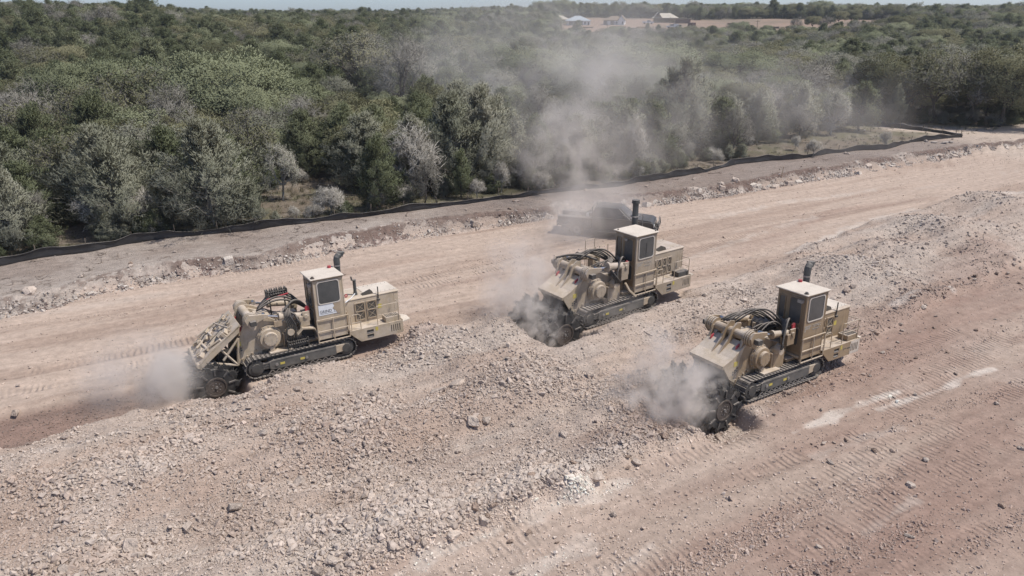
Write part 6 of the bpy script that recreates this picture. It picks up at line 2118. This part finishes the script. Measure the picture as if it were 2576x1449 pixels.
    jg = MB(); jg.cyl((.62, -.55, 1.276), (.62, -.55, 1.5), .10, 10, .08); jg.tube([(.62, -.55, 1.5), (.9, -.5, 1.55)], .02, 5)
    o = jg.build('white_jug', WHITE); o.matrix_world = M; tag(o, 'small white jug standing on the pickup tool box', 'jug')


pickup()

# ------------------------------------------------------------------ houses going up on the far lots
SHEATH = simple('roof_sheathing', (.50, .455, .375), .85, var=.12, vscale=.6)
STUD = simple('house_stud', (.44, .33, .21), .85, var=.12)
WRAP = simple('house_wrap', (.72, .72, .71), .7, var=.05)
GREYW = simple('grey_wall', (.22, .21, .20), .8, var=.1)
METALR = simple('pale_metal_roof', (.40, .45, .48), .45, var=.06, vscale=.4)
SHING = simple('brown_shingles', (.23, .18, .135), .9, var=.2, vscale=1.5)
WIND = simple('dark_window', (.03, .035, .04), .2)
BRICKW = simple('stone_wall', (.30, .28, .26), .9, var=.2, vscale=1)


def lotpt(u, v, r):
    q = FWD + np.array([1., 0, 0]) * (u - CX) / FPX - UPV * (v - CY) / FPX
    t = r / math.hypot(q[0], q[1]); x, y = q[0] * t, q[1] * t
    return x, y, Tz(x, y), H + q[2] / math.hypot(q[0], q[1]) * r


def hip(mb, x0, x1, y0, y1, z0, z1, ov=.5, ridge=None):
    x0 -= ov; x1 += ov; y0 -= ov; y1 += ov
    d = min((y1 - y0) / 2, (x1 - x0) / 2 * .95)
    ym = (y0 + y1) / 2
    v = [(x0, y0, z0), (x1, y0, z0), (x1, y1, z0), (x0, y1, z0), (x0 + d, ym, z1), (x1 - d, ym, z1), (x0, y0, z0 - .2), (x1, y0, z0 - .2), (x1, y1, z0 - .2), (x0, y1, z0 - .2)]
    mb.add(v, [(0, 1, 5, 4), (1, 2, 5), (2, 3, 4, 5), (3, 0, 4), (0, 6, 7, 1), (1, 7, 8, 2), (2, 8, 9, 3), (3, 9, 6, 0), (6, 9, 8, 7)])


def gable(mb, x0, x1, y0, y1, z0, z1, ov=.4, ax='y'):
    """ridge along y"""
    xm = (x0 + x1) / 2; t = .18
    a = [(x0 - ov, z0 - .15), (xm, z1), (x1 + ov, z0 - .15), (x1 + ov, z0 - .15 - t), (xm, z1 - t), (x0 - ov, z0 - .15 - t)]
    mb.prism(a, y0 - ov, y1 + ov)


def house(u, v, r, yaw, kind, label, s=1.0):
    x, y, z, _ = lotpt(u, v, r)
    az = math.atan2(x, y)
    root = empty('house_under_construction' if kind != 'metal' else 'house', (x, y, z - .1), (0, 0, -az + math.radians(yaw)), s)
    tag(root, label, 'house')
    def win(x0, x1, z0, z1, y=None, mat=WIND):
        f = MB(); f.holed(x0 - .12, x1 + .12, z0 - .12, z1 + .12, y - .06, y - .001, [(x0, x1, z0, z1)]); fo = f.build('window', WRAP, root)
        p = MB(); p.box(x0, x1, y - .03, y - .002, z0, z1); p.build('pane', mat, fo)
    if kind == 'metal':
        w = MB(); w.box(-8, 8, 0, 11, 0, 3.0); w.box(3.0, 8.2, -1.6, 0, 0, 3.0); w.build('wall', WRAP, root)
        g = MB(); g.box(-6.6, 2.95, -.06, -.001, 0, 2.9); g.build('garage_wall', GREYW, root)
        m = MB(); hip(m, -8.2, 8.2, -1.6, 11, 3.2, 6.4, .7); m.build('roof', METALR, root)
        win(4.0, 5.0, .8, 2.4, -1.6); win(6.4, 7.4, .2, 2.4, -1.6); win(-5.0, -3.8, 1.0, 2.4, -.06)
    elif kind == 'gable':
        w = MB(); w.box(-8, 6.5, 0, 10, 0, 3.0); w.box(2.4, 6.6, -2.2, 0, 0, 3.2)
        w.prism([(2.4, 3.2), (4.5, 6.2), (6.6, 3.2)], -2.2, 6); w.build('wall', WRAP, root)
        g = MB(); g.box(-7.9, -.8, -.08, -.002, 0, 2.9); g.build('wall_panel', BRICKW, root)
        m = MB(); hip(m, -8.3, 6.5, -.4, 10.4, 3.2, 6.0, .5); m.build('roof', SHING, root)
        m = MB(); gable(m, 2.2, 6.8, -2.2, 7, 3.4, 6.6); m.build('gable_roof', SHING, root)
        win(-5.2, -3.2, .2, 2.6, -.08, WRAP); win(1.0, 1.6, .8, 2.2, 0); win(5.0, 5.8, .6, 2.4, -2.2); win(-.6, 1.0 - .4, 1.2, 1.6, 0)
    else:
        st = MB(); 
        so = None
        w = MB(); w.box(-7.5, 7.5, .3, 9.8, 0, .25); w.build('slab', BRICKW, root)
        m = MB(); hip(m, -8, 8, 0, 10, 3.1, 6.0, .5)
        if kind == 'frame': gable(m, -7.4, -2.6, -1.2, 7, 3.3, 6.5)
        else: gable(m, -2, 3, -2, 7, 3.3, 6.2)
        m.build('roof', SHEATH, root)
        sm_ = MB(); sm_.box(-.06, .06, -.06, .06, .25, 3.0); sm_ = sm_.mesh('stud', STUD)
        for k in range(26):
            o = link('stud', sm_, root); o.location = (-7.5 + k * .6, .2, 0)
        for k in range(8):
            o = link('stud', sm_, root); o.location = (7.5, .2 + k * 1.2, 0)
        pl = MB(); pl.box(-7.6, 7.6, .1, .3, 2.85, 3.0); pl.box(-7.6, 7.6, .1, .3, .25, .38); pl.build('wall_plate', STUD, root)
        bw = MB(); bw.box(-7.4, 7.4, 8.0, 8.2, .25, 3.0); bw.build('back_wall', STUD, root)
        if kind == 'sheath':
            g = MB(); g.box(-3.5, .5, -.12, .08, .2, 2.8); g.build('wall_panel', WRAP, root); win(-2.6, -1.6, .8, 2.2, -.12)
    return root


house(1404, 55, 415, -8, 'sheath', 'unfinished house with bare tan roof boards, half hidden by trees, leftmost on the lots', .62)
house(1455, 57, 395, 6, 'metal', 'house with a pale blue grey metal roof on the far lots', .72)
house(1547, 57, 395, -6, 'gable', 'white walled house with brown roof and a front gable on the far lots', .72)
house(1674, 55, 410, 4, 'frame', 'wood framed house with open stud walls, rightmost on the far lots', .80)


def small_truck(u, v, r, yaw, label, col=WHITE, service=False):
    x, y, z, _ = lotpt(u, v, r)
    root = empty('parked_truck', (x, y, z), (0, 0, -math.atan2(x, y) + math.radians(yaw))); tag(root, label, 'truck')
    b = MB(); b.box(-2.7, 2.8, -.95, .95, .55, 1.1); b.prism([(-.6, 1.1), (-.5, 1.85), (1.0, 1.85), (1.6, 1.1)], -.85, .85); b.box(-2.7, -.65, -.95, .95, 1.1, 1.3 if not service else 1.9)
    b.build('body', col, root)
    w = MB(); w.prism([(-.42, 1.2), (-.36, 1.75), (.92, 1.75), (1.35, 1.2)], -.87, .87); w.build('window', WIND, root)
    for sx in (-1.7, 1.8):
        for sy in (-.9, .9):
            t = MB(); t.cyl((sx, sy - .1, .4), (sx, sy + .1, .4), .4, 12); t.build('wheel', TYRE, root)


small_truck(1630, 54, 400, 5, 'white pickup parked left of the wood framed house')
small_truck(1692, 66, 372, 185, 'white service truck below the wood framed house', service=True)
small_truck(1700, 62, 376, 170, 'dark grey truck beside the white service truck', CARP)


def dumpster(u, v, r, L, h, label, yaw=0):
    x, y, z, _ = lotpt(u, v, r)
    root = empty('dumpster', (x, y, z), (0, 0, -math.atan2(x, y) + math.radians(yaw))); tag(root, label, 'dumpster')
    m = simple('maroon_steel', (.085, .04, .038), .7)
    b = MB(); b.holed(-L / 2, L / 2, -1.2, 1.2, .2, .3, [], 'y'); b.v = [(p[0], p[2], p[1]) for p in b.v]
    b.box(-L / 2, L / 2, -1.25, -1.15, .3, h); b.box(-L / 2, L / 2, 1.15, 1.25, .3, h); b.box(-L / 2, -L / 2 + .1, -1.15, 1.15, .3, h); b.box(L / 2 - .1, L / 2, -1.15, 1.15, .3, h)
    b.build('bin', m, root)
    r_ = MB()
    for k in range(7): r_.box(-L / 2 + .3 + k * (L - .6) / 6 - .06, -L / 2 + .3 + k * (L - .6) / 6 + .06, -1.32, -1.251, .3, h)
    r_.build('rib', m, root)


dumpster(1718, 52, 405, 7.5, 2.2, 'long maroon dumpster right of the wood framed house')
dumpster(1740, 64, 372, 3.0, 2.4, 'small maroon dumpster at the front edge of the lots', 60)


def pole(u, v, r, vt, label):
    x, y, z, _ = lotpt(u, v, r)
    q = FWD + np.array([1., 0, 0]) * (u - CX) / FPX - UPV * (vt - CY) / FPX
    top = H + q[2] / math.hypot(q[0], q[1]) * r
    root = empty('utility_pole', (x, y, z), (0, 0, 0)); tag(root, label, 'pole')
    m = MB(); m.cyl((0, 0, -.5), (0, 0, top - z), .17, 8, .12); m.build('mast', WOOD, root)
    c = MB(); c.box(-1.0, 1.0, -.06, .06, top - z - .7, top - z - .55); c.build('cross_arm', WOOD, root)


pole(1685, 70, 330, 43, 'wooden utility pole in front of the wood framed house')
pole(1528, 72, 340, 60, 'short wooden pole below the white walled house')
pole(1905, 66, 345, 50, 'wooden utility pole on the bare lots right of the houses')


def lumber(u, v, r, dims, mat, label, yaw=0, name='lumber_stack', cat='lumber'):
    x, y, z, _ = lotpt(u, v, r)
    L, W, h = dims
    root = empty(name, (x, y, z - .05), (0, 0, -math.atan2(x, y) + math.radians(yaw))); tag(root, label, cat)
    n = 5
    for k in range(n):
        m = MB(); m.box(-L / 2 * (1 - .05 * (k % 2)), L / 2 * (1 - .08 * (k % 3)), -W / 2, W / 2, h * k / n + .01, h * (k + .9) / n); m.build('board', mat, root)


lumber(1612, 66, 370, (4, 2, 1.0), STUD, 'stack of pale timber below the white pickup', 10)
lumber(1590, 68, 365, (5, 1.4, .6), GREYW, 'grey pile of boards left of the pale timber stack', -10)
lumber(1730, 68, 362, (4, 2.4, .5), SHEATH, 'tan sheets lying beside the small maroon dumpster', 20)
lumber(1560, 66, 372, (6, 1.5, .9), SHING, 'dark pallets in front of the white walled house', 0)
lumber(1480, 66, 372, (5, 1.5, .7), SHING, 'dark pile right of the metal roofed house', 8)
lumber(1840, 58, 400, (4, 1.6, .8), SHING, 'dark heap alone on the bare lots', 0)
lumber(1950, 64, 370, (4, 1.6, .8), SHING, 'dark heap at the right end of the bare lots', 0)

# scattered trees standing on and behind the lots
q_lot = []
for u, v, r, k, h in [(2000, 66, 350, 'bare', 6.5), (2045, 64, 352, 'olive', 6.5), (2080, 66, 345, 'bare', 6), (2110, 60, 370, 'olive', 7), (2090, 55, 405, 'juniper', 6), (2140, 58, 390, 'olive', 7), (1872, 66, 350, 'oak', 4.5), (1760, 52, 440, 'juniper', 6)]:
    x, y, z, _ = lotpt(u, v, r)
    nm = {'bare': 'leafless grey oak', 'olive': 'dark spreading oak', 'juniper': 'dark juniper', 'oak': 'pale green bush like oak'}[k]
    q_lot.append(tree(k, x, y, h, 1.1, f'{nm} standing on the bare building lots', f'{nm}s on the building lots'))
relabel(q_lot, lambda o: o['label'].split(' standing')[0], lambda u, v, o: 'standing on the bare building lots')
# ------------------------------------------------------------------ dust
def dust(name, loc, scale, dens, seed, label, nscale=1.0, rot=(0, 0, 0), col=(.74, .70, .66), lo=.42, hi=.68, soft=1.0, aniso=.0, step=None, detail=4, flow=(1, 1, 1)):
    """a closed lumpy body of lit dust: noise times a soft fall-off to its skin"""
    bm = bmesh.new(); bmesh.ops.create_icosphere(bm, subdivisions=3, radius=1.0)
    me = bpy.data.meshes.new(name); bm.to_mesh(me); bm.free()
    m = bpy.data.materials.new(name); ns, ls = nodes(m)
    ns.remove(ns['Principled BSDF'])
    pv = N(ns, 'ShaderNodeVolumePrincipled'); pv.inputs['Color'].default_value = (*col, 1); pv.inputs['Anisotropy'].default_value = aniso
    tc = N(ns, 'ShaderNodeTexCoord')
    ln = N(ns, 'ShaderNodeVectorMath', operation='LENGTH'); ls.new(tc.outputs['Object'], ln.inputs[0])
    fo = N(ns, 'ShaderNodeMapRange', interpolation_type='SMOOTHSTEP'); fo.inputs[1].default_value = 1.0; fo.inputs[2].default_value = 1.0 - soft; fo.inputs[3].default_value = 0; fo.inputs[4].default_value = 1
    ls.new(ln.outputs['Value'], fo.inputs[0])
    sc_ = N(ns, 'ShaderNodeMapping'); sc_.inputs['Scale'].default_value = (scale[0] * flow[0], scale[1] * flow[1], scale[2] * flow[2]); sc_.inputs['Location'].default_value = (seed * 3.1, seed * 1.7, seed * 2.3)
    ls.new(tc.outputs['Object'], sc_.inputs['Vector'])
    nz = N(ns, 'ShaderNodeTexNoise'); nz.inputs['Scale'].default_value = nscale; nz.inputs['Detail'].default_value = detail; nz.inputs['Roughness'].default_value = .55; nz.inputs['Distortion'].default_value = .6
    ls.new(sc_.outputs[0], nz.inputs['Vector'])
    mr = N(ns, 'ShaderNodeMapRange', interpolation_type='SMOOTHSTEP'); mr.inputs[1].default_value = lo; mr.inputs[2].default_value = hi; ls.new(nz.outputs[0], mr.inputs[0])
    mu = N(ns, 'ShaderNodeMath', operation='MULTIPLY'); ls.new(fo.outputs[0], mu.inputs[0]); ls.new(mr.outputs[0], mu.inputs[1])
    m2 = N(ns, 'ShaderNodeMath', operation='MULTIPLY'); ls.new(mu.outputs[0], m2.inputs[0]); m2.inputs[1].default_value = dens
    ls.new(m2.outputs[0], pv.inputs['Density'])
    ls.new(pv.outputs[0], ns['Material Output'].inputs['Volume'])
    me.materials.append(m)
    o = link(name, me); o.location = loc; o.scale = scale; o.rotation_euler = rot
    tag(o, label, 'dust cloud', kind='stuff')
    return o


def mloc(i, X, Y, Z):
    (lx, ly, lz), yaw, pitch, s = POSES[i]
    c, sn = math.cos(math.radians(yaw)), math.sin(math.radians(yaw))
    return Vector((lx + s * (X * c - Y * sn), ly + s * (X * sn + Y * c), lz + s * Z))


DC = (.93, .87, .81)
GC = (.88, .83, .78)
def puff(i, X, Y, Z, sc, dens, seed, label, ns=1.5, col=DC, lo=.46, hi=.60, soft=.75, rot=0.0, flow=(1, 1, 1)):
    dust('dust_cloud', mloc(i, X, Y, Z), sc, dens, seed, label, ns, rot=(0, 0, math.radians(POSES[i][1]) + rot), col=col, lo=lo, hi=hi, soft=soft, detail=6, flow=flow)


# left miner: grey dust thrown ahead of the drum, thinning out to the left
puff(0, 4.8, .7, .6, (1.7, 1.8, 1.4), 2.0, 1, 'grey dust thrown out ahead of the left drum', 1.1, GC, .36, .60, .8)
puff(0, 5.9, .2, .9, (2.6, 3.0, 2.0), .6, 2, 'thin dust veil drifting beyond the left drum', .7, GC, .34, .64, 1.0)
# middle miner
puff(1, 4.2, -.5, .8, (2.2, 2.9, 1.9), 1.0, 3, 'billowing dust over the far half of the middle drum', 1.5, DC)
puff(1, 4.3, 1.1, .35, (1.1, 1.2, 1.1), 1.7, 4, 'dust rolling off the near end of the middle drum', 1.9, DC)
puff(1, 3.4, -1.4, 1.9, (2.3, 3.0, 2.5), .65, 5, 'dust rising behind the shield of the middle miner', .9, DC, .40, .62, .9)
puff(1, 1.2, 1.5, .8, (2.6, 1.2, 1.0), .40, 6, 'thin dust hanging along the near track of the middle miner', .9, DC, .36, .66, .9)
# right miner
puff(2, 4.55, .75, .95, (1.15, 1.2, 1.8), 1.9, 7, 'dust column beside the near end of the right drum', 1.7, DC, .42, .58)
puff(2, 5.1, -.3, .5, (2.4, 2.4, 1.5), 1.1, 8, 'ragged dust ahead of the right drum', 1.5, DC, .44, .60)
puff(2, 3.9, -1.0, 1.3, (1.7, 1.9, 1.9), .9, 9, 'dust rising past the shield of the right miner', 1.1, DC, .42, .62, .9)
puff(2, 3.0, .6, 1.1, (1.2, .9, 1.0), .9, 10, 'wisp of dust between drum and track of the right miner', 1.6, DC, .44, .62)

# plume: a ragged stream from the middle drum over the pickup to the fence, then up through the trees
dust('dust_plume', (2.6, 38.5, 2.2), (3.0, 6.5, 2.6), .20, 11, 'dust streaming back from the middle drum past the pickup', .50, rot=(0, 0, -.10), col=DC, lo=.38, hi=.64, detail=6)
dust('dust_plume', (5.4, 45.2, 1.9), (4.8, 4.0, 2.5), .42, 16, 'dust veil hanging on the pickup', .45, col=GC, lo=.26, hi=.62, detail=5)
dust('dust_plume', (4.2, 53.5, 3.9), (6.0, 7.0, 4.8), .30, 12, 'thickest part of the dust plume at the silt fence', .42, rot=(0, .25, 0), col=DC, lo=.44, hi=.62, detail=6)
dust('dust_plume', (7.5, 61.0, 6.2), (15.0, 10.0, 8.0), .15, 13, 'dust plume spreading through the near trees', .24, rot=(0, .15, 0), col=DC, lo=.42, hi=.64, detail=6)
dust('dust_plume', (6.0, 86.0, 8.0), (27.0, 22.0, 11.0), .075, 14, 'wide thin dust veil hanging over the middle of the wood', .11, col=DC, lo=.36, hi=.66, detail=5)
dust('dust_plume', (27.0, 72.0, 4.8), (15.0, 11.0, 6.4), .075, 15, 'thin dust veil over the trees at the grass strip', .17, col=DC, lo=.38, hi=.66, detail=5)

# the air itself: far hills fade a little
hz = MB(); hz.box(-1700, 1700, -1700, 1700, -6.0, 62.0)
hm = bpy.data.materials.new('haze'); ns, ls = nodes(hm); ns.remove(ns['Principled BSDF'])
pv = N(ns, 'ShaderNodeVolumePrincipled'); pv.inputs['Color'].default_value = (.80, .86, .92, 1); pv.inputs['Density'].default_value = .00022; pv.inputs['Anisotropy'].default_value = .2
ls.new(pv.outputs[0], ns['Material Output'].inputs['Volume'])
tag(hz.build('haze', hm), 'thin pale haze in the air over the whole site', 'haze', kind='stuff')
